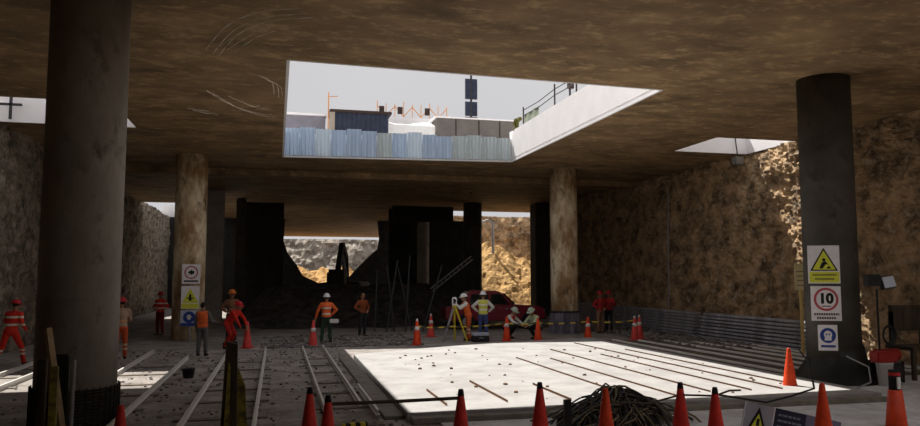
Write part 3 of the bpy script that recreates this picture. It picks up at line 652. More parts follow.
# ------------------------------------------------------------------ signs
def text_mesh(name, s, size, loc, m, parent, ext=.002):
    cu = bpy.data.curves.new(name, 'FONT'); cu.body = s; cu.size = size; cu.align_x = 'CENTER'; cu.align_y = 'CENTER'; cu.extrude = ext; cu.offset = size*.05
    o = bpy.data.objects.new(name, cu); C.objects.link(o); dg = bpy.context.evaluated_depsgraph_get(); dg.update()
    me = bpy.data.meshes.new_from_object(o.evaluated_get(dg)); bpy.data.objects.remove(o)
    me.materials.clear(); me.materials.append(m)
    q = bpy.data.objects.new(name, me); C.objects.link(q); q.parent = parent; q.location = loc; q.rotation_euler = (R(90), 0, 0); return q
def disc(bm, cx, cz, r, y, th=.003, r0=0):
    n = 36; s = len(bm.verts); b2 = bmesh.new()
    prof = [(r0, 0), (r, 0), (r, th), (r0, th), (r0, 0)] if r0 else [(0.0001, 0), (r, 0), (r, th), (0.0001, th)]
    rings = [[bm.verts.new((cx+math.cos(6.28318*k/n)*rr, y-zz, cz+math.sin(6.28318*k/n)*rr)) for k in range(n)] for rr, zz in prof]
    for a, b in zip(rings, rings[1:]):
        for k in range(n): bm.faces.new((a[k], a[(k+1) % n], b[(k+1) % n], b[k]))
    b2.free()
def sign(name, loc, w_, h_, label, rz=0, m='panelwhite'):
    t = empty(name, loc, rz); tag(t, label, 'sign')
    bm = bmesh.new(); box(bm, -w_/2, w_/2, -.01, .01, -h_/2, h_/2, .003); link('panel', bm, M[m], t); return t
SY = 14.36; RZ = -R(24)
sx0 = 11.78
# triangle sign
t = sign('warning_sign', (sx0, SY-.06, 2.64), .66, .84, 'white sign with yellow falling-hazard triangle over yellow caption, topmost on dark column', RZ)
bm = bmesh.new(); prism(bm, [(-.29, -.14), (.29, -.14), (0, .37)], -.014, -.011); link('triangle_border', bm, M['signblack'], t)
bm = bmesh.new(); prism(bm, [(-.24, -.115), (.24, -.115), (0, .31)], -.018, -.015); link('triangle', bm, M['signyellow'], t)
bm = bmesh.new(); disc(bm, -.0, .10, .035, -.019); prism(bm, [(-.10, -.09), (-.03, -.09), (.03, 0), (.09, .0), (.03, .07), (-.04, .05)], -.022, -.019); prism(bm, [(.04, -.09), (.15, -.09), (.1, -.03)], -.022, -.019); link('pictogram', bm, M['signblack'], t)
bm = bmesh.new(); box(bm, -.31, .31, -.014, -.011, -.40, -.165); link('caption_panel', bm, M['signyellow'], t)
bm = bmesh.new(); box(bm, -.25, .25, -.017, -.015, -.25, -.21); link('caption', bm, mat('dark olive lettering', (.3, .3, .05), .6), t)
bm = bmesh.new(); box(bm, -.2, .2, -.017, -.015, -.34, -.30); link('caption', bm, mat('dark olive lettering', (.3, .3, .05), .6), t)
# 10 sign
t = sign('speed_limit_sign', (sx0+.02, SY-.06, 1.78), .62, .76, 'white speed sign with red ring around a black 10', RZ)
bm = bmesh.new(); disc(bm, 0, .09, .255, -.011, r0=.205); link('red_ring', bm, M['signred'], t)
text_mesh('number', '10', .30, (0, -.014, .10), M['signblack'], t)
bm = bmesh.new(); box(bm, -.09, .09, -.014, -.011, -.07, -.05); link('unit_line', bm, M['signblack'], t)
bm = bmesh.new()
for r_, (z, L_) in enumerate(((-.235, .52), (-.32, .40))):
    u = -L_/2
    while u < L_/2-.02: box(bm, u, min(L_/2, u+.035), -.013, -.011, z-.024, z+.024); u += .05
link('caption', bm, M['signblack'], t)
# blue mask sign
t = sign('safety_sign', (sx0+.03, SY-.06, 1.03), .40, .56, 'smallest white sign with blue roundel, lowest on the dark column', RZ)
bm = bmesh.new(); disc(bm, 0, .05, .165, -.011); link('blue_disc', bm, M['signblue'], t)
bm = bmesh.new(); disc(bm, 0, .07, .085, -.015); box(bm, -.07, .07, -.018, -.015, -.06, .02); link('pictogram', bm, M['panelwhite'], t)
bm = bmesh.new(); disc(bm, -.03, .075, .018, -.019); disc(bm, .03, .075, .018, -.019); link('detail', bm, M['signblue'], t)
bm = bmesh.new(); box(bm, -.15, .15, -.013, -.011, -.21, -.16); link('caption', bm, M['signblue'], t)
# left trio on a pole
LY = 29.35; lx = -3.08
t = empty('sign_pole', (lx, LY+.06, 0)); tag(t, 'thin grey pole in front of the brown-stained column holding three signs', 'pole')
bm = bmesh.new(); tube(bm, [(0, 0, 0), (0, 0, 2.85)], .035, 10); link('tube', bm, M['steel'], t)
t = sign('prohibition_sign', (lx, LY-.02, 2.48), .64, .72, 'white sign with red ring and black pictogram, top of the trio on the pole')
bm = bmesh.new(); disc(bm, 0, .06, .24, -.011, r0=.195); link('red_ring', bm, M['signred'], t)
bm = bmesh.new(); prism(bm, [(-.12, .06), (.02, .16), (.02, -.04)], -.016, -.012); box(bm, .02, .1, -.016, -.012, .0, .12); link('pictogram', bm, M['signblack'], t)
bm = bmesh.new(); bar(bm, (-.15, -.02, -.09), (.15, -.02, .21), .03, .003); link('red_slash', bm, M['signred'], t)
bm = bmesh.new(); box(bm, -.25, .25, -.013, -.011, -.29, -.23); link('caption', bm, M['signblack'], t)
t = sign('warning_sign', (lx-.01, LY-.02, 1.62), .64, .84, 'white sign with yellow-green triangle, middle of the trio on the pole')
bm = bmesh.new(); prism(bm, [(-.29, -.2), (.29, -.2), (0, .34)], -.014, -.011); link('triangle', bm, M['signyellow'], t)
bm = bmesh.new(); prism(bm, [(-.05, -.12), (.05, -.12), (.03, .12), (-.03, .12)], -.018, -.015); box(bm, -.12, .12, -.018, -.015, -.04, .0); link('pictogram', bm, M['signblack'], t)
bm = bmesh.new(); box(bm, -.3, .3, -.013, -.011, -.4, -.23); link('caption_panel', bm, M['signyellow'], t)
t = sign('safety_sign', (lx-.03, LY-.02, .86), .60, .58, 'blue sign with white helmeted head, lowest of the trio on the pole', m='signbluewhite')
bm = bmesh.new(); disc(bm, 0, .04, .21, -.011); box(bm, -.29, .29, -.014, -.011, -.28, -.17); link('blue_disc', bm, M['signblue'], t)
bm = bmesh.new(); disc(bm, 0, .02, .07, -.015); box(bm, -.1, .1, -.018, -.015, .05, .08); disc(bm, 0, .08, .06, -.015); link('pictogram', bm, M['panelwhite'], t)
# yellow notice on timber post
t = empty('notice_post', (15.62, 20, 0)); tag(t, 'cream notice panel on a slim timber post against the right wall', 'sign')
bm = bmesh.new(); box(bm, -.045, .045, -.03, .03, 0, 2.75, .005); link('post', bm, mat('sunlit post timber', (.8, .62, .25), .7), t)  # yellow sunlight on the timber post is put into its colour
bm = bmesh.new(); box(bm, -.24, .2, -.055, -.032, 1.96, 2.78, .004); link('panel', bm, M['creamsign'], t)  # cream panel colour is lightened to carry the sun on it
bm = bmesh.new()
for i in range(4): box(bm, -.18, .14, -.06, -.056, 2.1+i*.14, 2.13+i*.14)
link('caption', bm, M['ochre'], t)

# ------------------------------------------------------------------ gear by the right column
t = empty('floodlight_stand', (12.95, 14.0, 0)); tag(t, 'floodlight with pale blue glass on a thin black stand right of the signed column', 'floodlight')
bm = bmesh.new(); tube(bm, [(-.08, 0, 0), (-.08, 0, 2.1)], .022, 10); link('pole', bm, M['black'], t)
for a in (0, 2.1, 4.2):
    bm = bmesh.new(); bar(bm, (-.08, 0, .5), (-.08+.3*math.cos(a), .3*math.sin(a), 0), .025); link('leg', bm, M['black'], t)
bm = bmesh.new(); mm = Matrix.Translation((.18, -.02, 2.24)) @ Matrix.Rotation(R(-8), 4, 'Y') @ Matrix.Rotation(R(-12), 4, 'X')
box(bm, -.17, .17, -.06, .06, -.14, .14, .01, mm); link('housing', bm, M['steeldark'], t)
bm = bmesh.new(); box(bm, -.15, .15, -.072, -.062, -.12, .12, mtx=mm); link('lamp_glass', bm, M['lens'], t)
bm = bmesh.new(); box(bm, -.35, -.02, -.1, .1, 2.16, 2.42, .02); link('junction_box', bm, M['steeldark'], t)
bm = bmesh.new()
for k in range(4): tube(bm, [(math.cos(a)*(.13+k*.015), -.06-k*.012, math.sin(a)*(.17+k*.015)) for a in lin(0, 6.283, 28)], .014, 6, cap=False)
tag(link('hose_coil', bm, M['black'], loc=(13.02, 13.95, 1.10)), 'coil of black hose hanging on the floodlight stand', 'hose')
t = empty('white_bucket', (12.75, 13.75, 0)); tag(t, 'white bucket with red machine lid right of the black sheeting', 'bucket')
bm = bmesh.new(); lathe(bm, [(.13, 0), (.17, .5), (.18, .5), (.18, .53), (.15, .53)], 28); link('body', bm, M['white'], t, True)
bm = bmesh.new(); box(bm, -.28, .24, -.14, .14, .54, .78, .03); link('lid', bm, M['machinered'], t)
t = empty('water_pump', (13.3, 14.3, 0)); tag(t, 'dark and red pump set standing behind the white bucket', 'pump')
bm = bmesh.new(); box(bm, -.3, .3, -.2, .2, .05, .45, .03); link('body', bm, M['steeldark'], t)
bm = bmesh.new(); tube(bm, [(-.25, 0, .62), (.3, 0, .62)], .14, 16); link('tank', bm, M['machinered'], t)
for sx_ in (-.28, .28):
    bm = bmesh.new(); bar(bm, (sx_, -.18, 0), (sx_, -.18, .5), .04); bar(bm, (sx_, .18, 0), (sx_, .18, .5), .04); link('frame', bm, M['black'], t)
# black sheeting slumped round the dark column
bm = bmesh.new(); n = 72
def sheet(k, v):
    a = 6.2832*k/n; f = max(0, math.cos(a-R(215))) ; r_ = .60+(1-v)**1.6*(.25+.55*f)+.06*noise.noise(Vector((math.cos(a)*4, math.sin(a)*4, v*4)))*(1.2-v)
    return (math.cos(a)*r_, math.sin(a)*r_, v*(.62+.28*noise.noise(Vector((math.cos(a)*1.5, math.sin(a)*1.5, 3)))+.1*f))
hgrid(bm, range(n+1), lin(0, 1, 14), sheet); bmesh.ops.remove_doubles(bm, verts=bm.verts, dist=1e-4)
tag(link('plastic_sheeting', bm, M['tarp'], loc=(12.62, 15.0, 0), smooth=True), 'black plastic sheeting slumped round the foot of the signed column', 'sheeting')
bm = bmesh.new(); tube(bm, [(12.0, 14.0, .66), (12.3, 13.7, .45), (12.2, 13.55, .15), (11.7, 13.5, .02), (11.2, 13.2, .02)], .018, 6)
tag(link('loose_cable', bm, M['steel'], smooth=True), 'pale grey cable drooping over the black sheeting', 'cable')
t = empty('work_trestle', (14.35, 14.6, 0)); tag(t, 'dark timber trestle with a board at the right edge', 'trestle')
for xx in (-.3, .55):
    for yy in (-.3, .3):
        bm = bmesh.new(); box(bm, xx-.04, xx+.04, yy-.04, yy+.04, 0, 1.55 if yy > 0 else .75); link('leg', bm, M['timber'], t)
bm = bmesh.new(); box(bm, -.4, .7, -.4, .4, .7, .78); link('tabletop', bm, M['timber'], t)
bm = bmesh.new(); box(bm, -.34, .6, .26, .32, 1.1, 1.7); link('board', bm, M['timber'], t)

# small things on the floor
t = empty('dark_bucket', (-1.98, 18.9, 0)); t.scale = (.75, .75, .7); tag(t, 'small dark bucket standing on the earth left of the long rails', 'bucket')
bm = bmesh.new(); lathe(bm, [(.15, 0), (.2, .3), (.215, .3), (.215, .32), (.17, .32), (.15, .28)], 24); link('body', bm, M['steeldark'], t, True)
bm = bmesh.new(); tube(bm, [(math.cos(a)*.2, 0, .3+math.sin(a)*.16) for a in lin(0, 3.1416, 12)], .01, 6); link('handle', bm, M['steel'], t)
bm = bmesh.new(); box(bm, -.45, .45, -.12, .12, 0, .08, .01); o = link('pale_board', bm, M['steel'], loc=(-.22, 29.0, 0), rz=.2); tag(o, 'short pale board lying in front of the black partition', 'board')
t = empty('equipment_case', (7.3, 26.9, 0)); tag(t, 'dark equipment case with pale blue lid at the feet of the man in blue jeans', 'case')
bm = bmesh.new(); box(bm, -.3, .3, -.18, .18, 0, .22, .02); link('body', bm, M['darkcloth'], t)
bm = bmesh.new(); box(bm, -.3, .3, -.18, .18, .225, .33, .02); link('lid', bm, M['signbluewhite'], t)
bm = bmesh.new(); box(bm, -.08, .08, -.2, -.18, .14, .17); link('handle', bm, M['steel'], t)

bm = bmesh.new(); box(bm, -.2, .2, -.05, .05, 0, .1, .01); o = link('striped_block', bm, bands('striped block', (.7, .6, .05), (.03, .03, .03), None, .5, axis=0, rep=.16), loc=(1.22, 11.95, 0), rz=.2); tag(o, 'small yellow and black striped block at the bottom edge, below the horizontal pole', 'block')
# survey tripod
t = empty('survey_tripod', (6.42, 27.3, 0)); tag(t, 'yellow survey tripod with white instrument beside the orange-vested surveyor', 'tripod')
for a, m_ in ((-2.8, 'steel'), (-.5, 'brass'), (1.3, 'brass')):
    bm = bmesh.new(); e = (.5*math.cos(a), .5*math.sin(a), 0); bar(bm, (.03*math.cos(a), .03*math.sin(a), 1.28), e, .07, .05); lg = link('leg', bm, M[m_], t)
bm = bmesh.new(); lathe(bm, [(.09, 1.26), (.1, 1.28), (.1, 1.31), (.05, 1.32)], 20); link('head', bm, M['brass'], t)
bm = bmesh.new(); box(bm, -.08, .08, -.08, .08, 1.32, 1.38, .01); box(bm, -.09, -.05, -.05, .05, 1.38, 1.58, .01); box(bm, .05, .09, -.05, .05, 1.38, 1.58, .01); box(bm, -.07, .07, -.05, .05, 1.56, 1.62, .01); ins = link('instrument', bm, M['panelwhite'], t)
bm = bmesh.new(); tube(bm, [(0, -.12, 1.48), (0, .1, 1.48)], .045, 14); link('telescope', bm, M['steeldark'], ins)

# ladder-like lattice boom in the dark
t = empty('lattice_ladder', (9.3, 39.6, 0.1)); tag(t, 'pale lattice ladder leaning up towards the dark round column', 'ladder')
a0, a1 = Vector((-1.2, 0, 1.5)), Vector((1.05, 0, 3.25)); up_ = Vector((-.1, 0, .16))
for off in (Vector(), up_):
    bm = bmesh.new(); bar(bm, a0+off, a1+off, .05); link('side_rail', bm, M['steel'], t)
for k in range(10):
    bm = bmesh.new(); p = a0.lerp(a1, (k+.5)/10); bar(bm, p, p+up_, .035); link('rung', bm, M['steel'], t)
bm = bmesh.new(); bar(bm, (.95, 0, 0), (.98, 0, 3.15), .05); bar(bm, (.0, 0, 0), (.02, 0, 2.5), .05); link('prop', bm, M['steeldark'], t)
# lamp post by the earth heap
t = empty('lamp_post', (15.95, 55, 0)); tag(t, 'thin pale lamp post rising behind the ochre earth heap', 'lamp post')
bm = bmesh.new(); tube(bm, [(0, 0, 0), (0, 0, 6.6)], .09, 10); link('pole', bm, M['steel'], t)
bm = bmesh.new(); tube(bm, [(0, 0, 6.5), (-.4, 0, 6.75), (-.8, 0, 6.6)], .06, 8); ell(bm, (-.9, 0, 6.52), .2, .12, .08); link('lamp_arm', bm, M['steel'], t)
# leaning bars in the dark
random.seed(9)
for i, (x, y, dx_, h_) in enumerate(((4.6, 33.5, .5, 3.1), (5.0, 33.9, -.3, 2.9), (5.4, 33.3, .2, 3.3), (5.8, 34.0, -.6, 2.8), (6.2, 33.6, .9, 2.9), (4.2, 34.2, .1, 2.7))):
    bm = bmesh.new(); tube(bm, [(0, 0, 0), (dx_, .2, h_)], .035, 8)
    tag(link('leaning_pole', bm, M['polepaint'], loc=(x, y-1.2, 0)), ('leftmost', 'second from left', 'third from left', 'fourth from left', 'fifth from left', 'sixth from left')[(1, 2, 3, 4, 5, 0)[i]]+' of the thin poles leaning in the dark behind the dimly lit worker', 'pole', 'poles leaning in the dark behind the spoil')

# ------------------------------------------------------------------ vehicles
t = empty('pickup_truck', (9.85, 33.8, 0), R(-4)); tag(t, 'dark red pickup truck parked behind the survey crew', 'truck')
bm = bmesh.new(); prism(bm, [(-2.4, .45), (-2.4, 1.02), (-.55, 1.04), (.75, 1.12), (2.0, 1.04), (2.2, .9), (2.25, .5), (1.9, .4), (-2.2, .4)], -.85, .85)
bmesh.ops.bevel(bm, geom=list(bm.edges), offset=.05, segments=2, affect='EDGES'); body = link('body', bm, M['truckred'], t)
bm = bmesh.new(); prism(bm, [(-1.5, 1.0), (-1.35, 1.68), (-1.15, 1.76), (0.0, 1.74), (.2, 1.66), (.85, 1.08)], -.74, .74)
bmesh.ops.bevel(bm, geom=list(bm.edges), offset=.05, segments=2, affect='EDGES'); link('cab', bm, M['truckred'], t)
for a, b in (((-1.3, 1.14), (-.45, 1.6)), ((-.38, 1.14), (.4, 1.6))):
    bm = bmesh.new(); prism(bm, [(a[0], a[1]), (a[0]+.08, b[1]), (b[0]-.25 if b[0] > 0 else b[0], b[1]), (b[0]+.15 if b[0] > 0 else b[0], a[1])], -.765, -.745); link('window', bm, M['glass'], t)
bm = bmesh.new(); prism(bm, [(.30, 1.62), (.82, 1.14), (.87, 1.14), (.35, 1.64)], -.62, .62); link('windscreen', bm, M['glass'], t)
for xx in (-1.45, 1.45):
    for yy in (-.78, .78):
        bm = bmesh.new(); tube(bm, [(xx, yy-.12, .38), (xx, yy+.12, .38)], .38, 28); wh = link('wheel', bm, M['black'], t)
        bm = bmesh.new(); s_ = -1 if yy < 0 else 1; tube(bm, [(xx, yy+s_*.115, .38), (xx, yy+s_*.135, .38)], .2, 20); link('hub', bm, M['steel'], wh)
bm = bmesh.new(); box(bm, 2.14, 2.28, -.8, .8, .45, .6, .02); link('bumper', bm, M['steeldark'], t)
for yy in (-.65, .65):
    bm = bmesh.new(); box(bm, 2.1, 2.22, yy-.14, yy+.14, .72, .9, .02); link('headlight', bm, M['lens'], t)
bm = bmesh.new(); box(bm, .62, .74, -.98, -.82, 1.14, 1.28, .02); link('mirror', bm, M['black'], t)
for xx in (-.42, .45):
    bm = bmesh.new(); box(bm, xx-.1, xx+.02, -.885, -.86, .92, .95); link('door_handle', bm, M['steel'], t)

t = empty('excavator', (4.9, 53, 0), R(-20)); t.scale = (.9, .9, .9); tag(t, 'black silhouette of an excavator in front of the ragged opening', 'excavator')
for sx_ in (-1.05, 1.05):
    bm = bmesh.new(); tube(bm, [(sx_-.25, 0, 0), (sx_+.25, 0, 0)], .1, 6); bmesh.ops.delete(bm, geom=list(bm.verts), context='VERTS')
    pts = [(-1.6, .12), (-1.85, .4), (-1.6, .78), (1.6, .78), (1.85, .4), (1.6, .12)]
    a = [bm.verts.new((sx_-.27, y, z)) for y, z in pts]; b = [bm.verts.new((sx_+.27, y, z)) for y, z in pts]
    bm.faces.new(a); bm.faces.new(b[::-1])
    for i in range(6): bm.faces.new((a[i], b[i], b[(i+1) % 6], a[(i+1) % 6]))
    for i in range(14): box(bm, sx_-.3, sx_+.3, -1.55+i*.23, -1.45+i*.23, .76, .82); box(bm, sx_-.3, sx_+.3, -1.55+i*.23, -1.45+i*.23, 0.05, .12)
    link('track', bm, M['black'], t)
bm = bmesh.new(); box(bm, -1.25, 1.25, -1.5, 1.9, 1.0, 2.3, .12); box(bm, -.5, .5, -.5, .5, .7, 1.0); link('body', bm, M['steeldark'], t)
bm = bmesh.new(); prism(bm, [(-1.2, 1.1), (-1.2, 3.0), (-.3, 3.0), (-.3, 1.1)], -2.0, -.5); cab = link('cab', bm, M['steeldark'], t)
bm = bmesh.new(); box(bm, -1.1, -.4, -2.03, -2.0, 1.7, 2.85); link('window', bm, M['glass'], cab)
bm = bmesh.new(); bar(bm, (.1, -1.2, 1.9), (.3, -2.4, 4.2), .45, .5); bar(bm, (.3, -2.3, 4.0), (.3, -3.4, 5.0), .4, .45); link('boom', bm, M['steeldark'], t)
bm = bmesh.new(); bar(bm, (.3, -3.3, 5.05), (.3, -4.3, 3.1), .34, .4); link('arm', bm, M['steeldark'], t)
bm = bmesh.new(); prism(bm, [(-.3, 2.1), (-.25, 3.2), (.85, 3.2), (.9, 2.1), (.7, 1.8), (-.1, 1.8)], -4.8, -4.0); link('bucket', bm, M['steeldark'], t)
bm = bmesh.new(); tube(bm, [(.3, -1.9, 2.7), (.3, -2.9, 4.3)], .09, 10); link('ram', bm, M['steel'], t)

# ------------------------------------------------------------------ people
def remesh(bm, voxel, smooth_it=2):
    me = bpy.data.meshes.new('tmp'); bm.to_mesh(me); bm.free(); o = bpy.data.objects.new('tmp', me); C.objects.link(o)
    r = o.modifiers.new('r', 'REMESH'); r.mode = 'VOXEL'; r.voxel_size = voxel
    s = o.modifiers.new('s', 'SMOOTH'); s.iterations = smooth_it; s.factor = .5
    dg = bpy.context.evaluated_depsgraph_get(); dg.update(); out = bpy.data.meshes.new_from_object(o.evaluated_get(dg))
    bpy.data.objects.remove(o); bpy.data.meshes.remove(me)
    for p in out.polygons: p.use_smooth = True
    return out
def mesh_obj(name, me, m, parent, mtx=None):
    me.name = name; me.materials.clear(); me.materials.append(m); o = bpy.data.objects.new(name, me); C.objects.link(o); o.parent = parent
    return o
def person(loc, rz, label, jacket, trousers, helmet=None, lean=0, twist=0, pelvis=.93, arms=None, legs=None, scale=1.0, head_tilt=0, vest=None, cap_hair=True, head_turn=0, group=None):
    """faces its own -Y; arms: ((elbow), (wrist)) offsets from the shoulder for left(-x) and right(+x); legs: knee, ankle positions"""
    t = empty('person', loc, rz); t.scale = (scale,)*3; tag(t, label, 'person', group)
    P = Vector((0, 0, pelvis)); Rm = Matrix.Rotation(R(lean), 3, 'X') @ Matrix.Rotation(R(twist), 3, 'Z')
    U = lambda x, y, z: P+Rm @ Vector((x, y, z))
    chest, neck, head = U(0, 0, .36), U(0, 0, .53), U(0, -.01, .68)
    Hm = Rm @ Matrix.Rotation(R(head_tilt), 3, 'X') @ Matrix.Rotation(R(head_turn), 3, 'Z'); head = neck+Hm @ Vector((0, -.015, .15)); Hh = lambda x, y, z: head+Hm @ Vector((x, y, z))
    arms = arms or (((-.05, .02, -.28), (-.05, -.08, -.52)), ((.05, .02, -.28), (.05, -.08, -.52)))
    legs = legs or (((-.11, -.02, .50), (-.12, .02, .09)), ((.11, -.02, .50), (.12, .02, .09)))
    sh = [U(-.175, 0, .46), U(.175, 0, .46)]; hip = [P+Rm @ Vector((-.09, 0, -.02)), P+Rm @ Vector((.09, 0, -.02))]
    A = [(sh[i], sh[i]+Vector(arms[i][0]), sh[i]+Vector(arms[i][1])) for i in (0, 1)]
    Lg = [(hip[i], Vector(legs[i][0]), Vector(legs[i][1])) for i in (0, 1)]
    def torso(bm, k):
        ell(bm, U(0, 0, .02), .155+k, .115+k, .13+k, Rm); ell(bm, U(0, 0, .18), .14+k, .105+k, .17+k, Rm); ell(bm, U(0, 0, .36), .165+k, .12+k, .17+k, Rm)
        capsule(bm, U(-.14, 0, .455), U(.14, 0, .455), .06+k, .06+k)
    bm = bmesh.new(); torso(bm, 0); capsule(bm, U(0, 0, .46), Hh(0, .02, -.06), .058, .052)
    ell(bm, Hh(0, .01, .03), .076, .095, .10, Hm); ell(bm, Hh(0, -.03, -.045), .055, .062, .065, Hm)       # skull and jaw
    capsule(bm, Hh(0, -.088, .02), Hh(0, -.108, -.015), .010, .016)                                            # nose
    for s_ in (-1, 1): ell(bm, Hh(s_*.078, .015, .0), .012, .02, .03, Hm); ell(bm, Hh(s_*.032, -.083, .035), .02, .012, .008, Hm)
    ell(bm, Hh(0, -.09, -.052), .024, .01, .008, Hm); ell(bm, Hh(0, -.088, -.066), .02, .01, .007, Hm)        # lips
    for i, s_ in ((0, -1), (1, 1)):
        a, b, c = A[i]; capsule(bm, a, b, .052, .042); capsule(bm, b, c, .040, .028)
        d = (c-b).normalized(); side = d.cross(Vector((0, 0, 1)));
        if side.length < .2: side = Vector((0, 1, 0))
        side.normalize(); nrm = d.cross(side); pc = c+d*.06; mp = Matrix((side, nrm, d)).transposed()
        ell(bm, pc, .042, .017, .055, mp)
        for k, (o_, L_) in enumerate(((-.036, .062), (-.012, .075), (.012, .078), (.036, .066))):
            p0 = pc+side*o_*.8+d*.03; p1 = p0+d*L_*.55+side*o_*.25+nrm*.008*s_; p2 = p1+d*L_*.45+nrm*.02*s_
            capsule(bm, p0, p1, .0095, .0088); capsule(bm, p1, p2, .0088, .0075)
        p0 = pc-side*.03-d*.02; p1 = p0-side*.03+d*.025; capsule(bm, p0, p1, .012, .010); capsule(bm, p1, p1+d*.03-side*.004, .010, .009)
        a, b, c = Lg[i]; capsule(bm, a, b, .078, .055); capsule(bm, b, c, .052, .038); capsule(bm, c, c+Vector((s_*.02, -.14, -.045)), .036, .03)
    body = mesh_obj('body', remesh(bm, .0085, 1), M['skin'], t)
    for s_ in (-1, 1):
        bm = bmesh.new(); ell(bm, Hh(s_*.032, -.092, .022), .011, .006, .008, Hm, 8, 6); link('eye', bm, M['eye'], t, True)
    bm = bmesh.new(); ell(bm, Hh(0, .03, .045), .082, .088, .095, Hm)
    link('hair', bm, M['hair'], t, True)
    bm = bmesh.new(); torso(bm, .022)
    for a, b, c in A: capsule(bm, a, b, .068, .056); capsule(bm, b, b.lerp(c, .92), .054, .042)
    capsule(bm, U(0, 0, .46), neck-(neck-chest)*.1, .08, .066)
    mesh_obj('jacket', remesh(bm, .014, 3), M[jacket] if isinstance(jacket, str) else jacket, t)
    if vest:
        bm = bmesh.new(); ell(bm, U(0, 0, .04), .182, .142, .15, Rm); ell(bm, U(0, 0, .2), .168, .133, .2, Rm); ell(bm, U(0, 0, .36), .19, .148, .19, Rm); capsule(bm, U(-.13, 0, .45), U(.13, 0, .45), .088, .088)
        mesh_obj('vest', remesh(bm, .014, 3), vest, t)
    bm = bmesh.new(); ell(bm, U(0, 0, .0), .175, .138, .13, Rm)
    for a, b, c in Lg: capsule(bm, a, b, .098, .072); capsule(bm, b, b.lerp(c, .95), .07, .06)
    mesh_obj('trousers', remesh(bm, .014, 3), M[trousers] if isinstance(trousers, str) else trousers, t)
    for i, s_ in ((0, -1), (1, 1)):
        c = Lg[i][2]; bm = bmesh.new(); capsule(bm, c+Vector((0, .01, -.045)), c+Vector((s_*.02, -.16, -.05)), .045, .04); capsule(bm, c+Vector((0, 0, .08)), c+Vector((0, 0, -.03)), .055, .05)
        mesh_obj('boot', remesh(bm, .012, 2), M['boot'], t)
    if helmet:
        bm = bmesh.new(); r = bmesh.ops.create_uvsphere(bm, u_segments=24, v_segments=14, radius=1)
        bmesh.ops.delete(bm, geom=[v for v in bm.verts if v.co.z < -.05], context='VERTS')
        for v in bm.verts: v.co = Hm @ Vector((v.co.x*.118, v.co.y*.138, v.co.z*.13))+Hh(0, .012, .055)
        hm = link('helmet', bm, M[helmet], t, True)
        bm = bmesh.new(); lathe(bm, [(.115, 0), (.15, -.012), (.15, -.006), (.115, .008)], 28)
        for v in bm.verts: v.co = Hm @ Vector((v.co.x*.98, v.co.y*1.12-(.03 if v.co.y < 0 else 0), v.co.z))+Hh(0, .012, .055)
        link('brim', bm, M[helmet], hm, True)
    return t
def hv(name, base, zs, stripe=(.75, .75, .65)): return bands(name, base, stripe, zs, .028)
RED = (.72, .035, .02); ORG = (.85, .16, .04); YEL = (.66, .68, .12)
redj = hv('red jacket with bands', RED, [1.1, 1.3]); redt = hv('red trousers with bands', RED, [.32, .42])
orgj = hv('orange vest with bands', ORG, [1.05, 1.25]); orgt = hv('orange trousers with bands', (.6, .1, .03), [.3, .42], (.6, .55, .45))
yelv = hv('yellow vest with bands', YEL, [1.1, 1.28], (.8, .8, .75)); plainred = mat('plain red jacket', RED, .9); plainorg = mat('plain orange vest', ORG, .9)
dred = mat('deep red jacket', (.45, .03, .03), .9)
AW = (((-.16, .05, -.22), (-.02, -.08, -.34)), ((.16, .05, -.22), (.02, -.08, -.34)))
# facing: rz=0 faces the camera (-Y), pi faces away
person((-6.85, 22.4, 0), R(160), 'worker in red banded suit striding away along the left rock wall', redj, redt, 'helmetred', lean=12, twist=8, legs=(((-.16, -.22, .50), (-.2, -.28, .09)), ((.14, .12, .52), (.2, .36, .12))), arms=(((-.12, .1, -.24), (-.1, -.1, -.42)), ((.12, -.1, -.24), (.06, -.3, -.35))))
person((-4.35, 23.6, 0), R(200), 'worker in red helmet and orange trousers seen from behind beside the nearest column', hv('pale banded jacket', (.42, .30, .22), [1.1], (.7, .35, .15)), orgt, 'helmetred', arms=(((-.08, -.1, -.25), (.08, -.3, -.2)), ((.1, -.1, -.25), (-.02, -.32, -.22))), vest=None)
person((-4.62, 33.0, 0), R(-30), 'small distant worker in red between the two left columns', redj, mat('maroon trousers', (.2, .02, .02), .9), 'helmetred', arms=AW)
person((-2.15, 24.0, 0), R(170), 'worker in orange vest and grey trousers standing beside the three small signs', 'greytrouser', 'greytrouser', None, scale=.92, vest=plainorg, arms=(((-.1, -.05, -.25), (-.2, -.25, -.3)), ((.06, 0, -.27), (.05, -.12, -.5))))
person((-1.55, 28.2, 0), R(20), 'worker in orange helmet standing behind the bending worker in red', mat('brown work jacket', (.2, .09, .05), .9), 'darkcloth', 'helmetorange', arms=AW, scale=1.08)
person((-1.55, 26.3, 0), R(60), 'worker in bright red suit bending forward beside the red cone', plainred, mat('deep red trousers', (.5, .03, .02), .9), 'helmetwhite' if False else 'helmetred', lean=38, pelvis=.84, legs=(((-.15, -.2, .48), (-.16, .02, .09)), ((.15, -.16, .48), (.2, .1, .09))), arms=(((-.05, -.18, -.22), (.0, -.28, -.46)), ((.05, -.18, -.22), (.0, -.3, -.44))), head_tilt=-20)
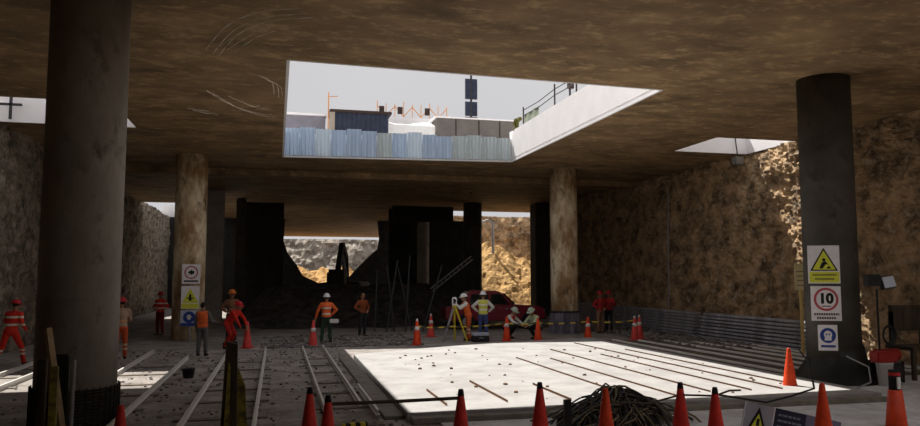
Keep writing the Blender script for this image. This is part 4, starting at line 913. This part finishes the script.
man = person((1.76, 27.7, 0), R(175), 'worker in white helmet and orange vest with dark green trousers, back turned', plainorg, 'greentrouser', 'helmetwhite', arms=(((-.18, .06, -.2), (-.02, -.04, -.38)), ((.14, .02, -.26), (.2, -.06, -.5))), legs=(((-.13, -.04, .50), (-.16, .04, .09)), ((.13, -.04, .5), (.16, .0, .09))), vest=orgj)
bm = bmesh.new(); box(bm, -.16, .16, -.05, .05, 0, .14, .02); tag(link('white_bag', bm, M['white'], loc=(2.03, 27.55, .72)), 'small pale bag in the hand of the back-turned man in green trousers', 'bag')
person((3.35, 30.3, 0), R(30), 'dimly lit worker in orange standing deep in the dark before the leaning poles', mat('dim orange jacket', (.28, .07, .025), .9), 'darkcloth', None, arms=AW)
person((7.0, 27.45, 0), R(-95), 'surveyor in white helmet and orange vest leaning to the tripod', 'whitecloth', orgt, 'helmetwhite', lean=16, vest=plainorg, arms=(((-.04, -.2, -.16), (.06, -.38, -.0)), ((.04, -.2, -.16), (-.06, -.38, -.0))), head_tilt=-6)
person((7.65, 27.75, 0), R(165), 'man in white helmet, yellow vest and blue jeans with hand on hip', 'whitecloth', 'jean', 'helmetwhite', vest=yelv, arms=(((-.2, .06, -.2), (-.04, -.06, -.36)), ((.22, .06, -.18), (.02, -.02, -.36))), scale=1.03)
CR = dict(pelvis=.42, lean=30, legs=(((-.16, -.36, .52), (-.13, -.02, .09)), ((.16, -.36, .52), (.13, -.02, .09))), arms=(((-.04, -.2, -.18), (.05, -.42, -.28)), ((.04, -.2, -.18), (-.05, -.42, -.28))))
person((8.65, 28.0, 0), R(40), 'crouching worker in red vest and pale sleeves', 'whitecloth', 'darkcloth', 'helmetgreen', vest=plainred, scale=1.04, **CR)
person((9.75, 27.5, 0), R(-60), 'crouching worker in pale green jacket behind the orange cone', 'limecloth', 'darkcloth', 'helmetgreen', scale=1.04, **CR)
person((13.45, 30.0, 0), R(20), 'worker in deep red jacket and pale trousers standing right of the ochre column', dred, mat('dull tan trousers', (.30, .16, .10), .9), 'helmetred', arms=AW, legs=None)
person((14.1, 30.5, 0), R(-35), 'worker in dark red jacket half hidden in the dark near the right wall', dred, 'darkcloth', 'helmetred', arms=(((-.16, .05, -.2), (-.02, -.1, -.3)), ((.1, -.1, -.25), (.0, -.3, -.2))))
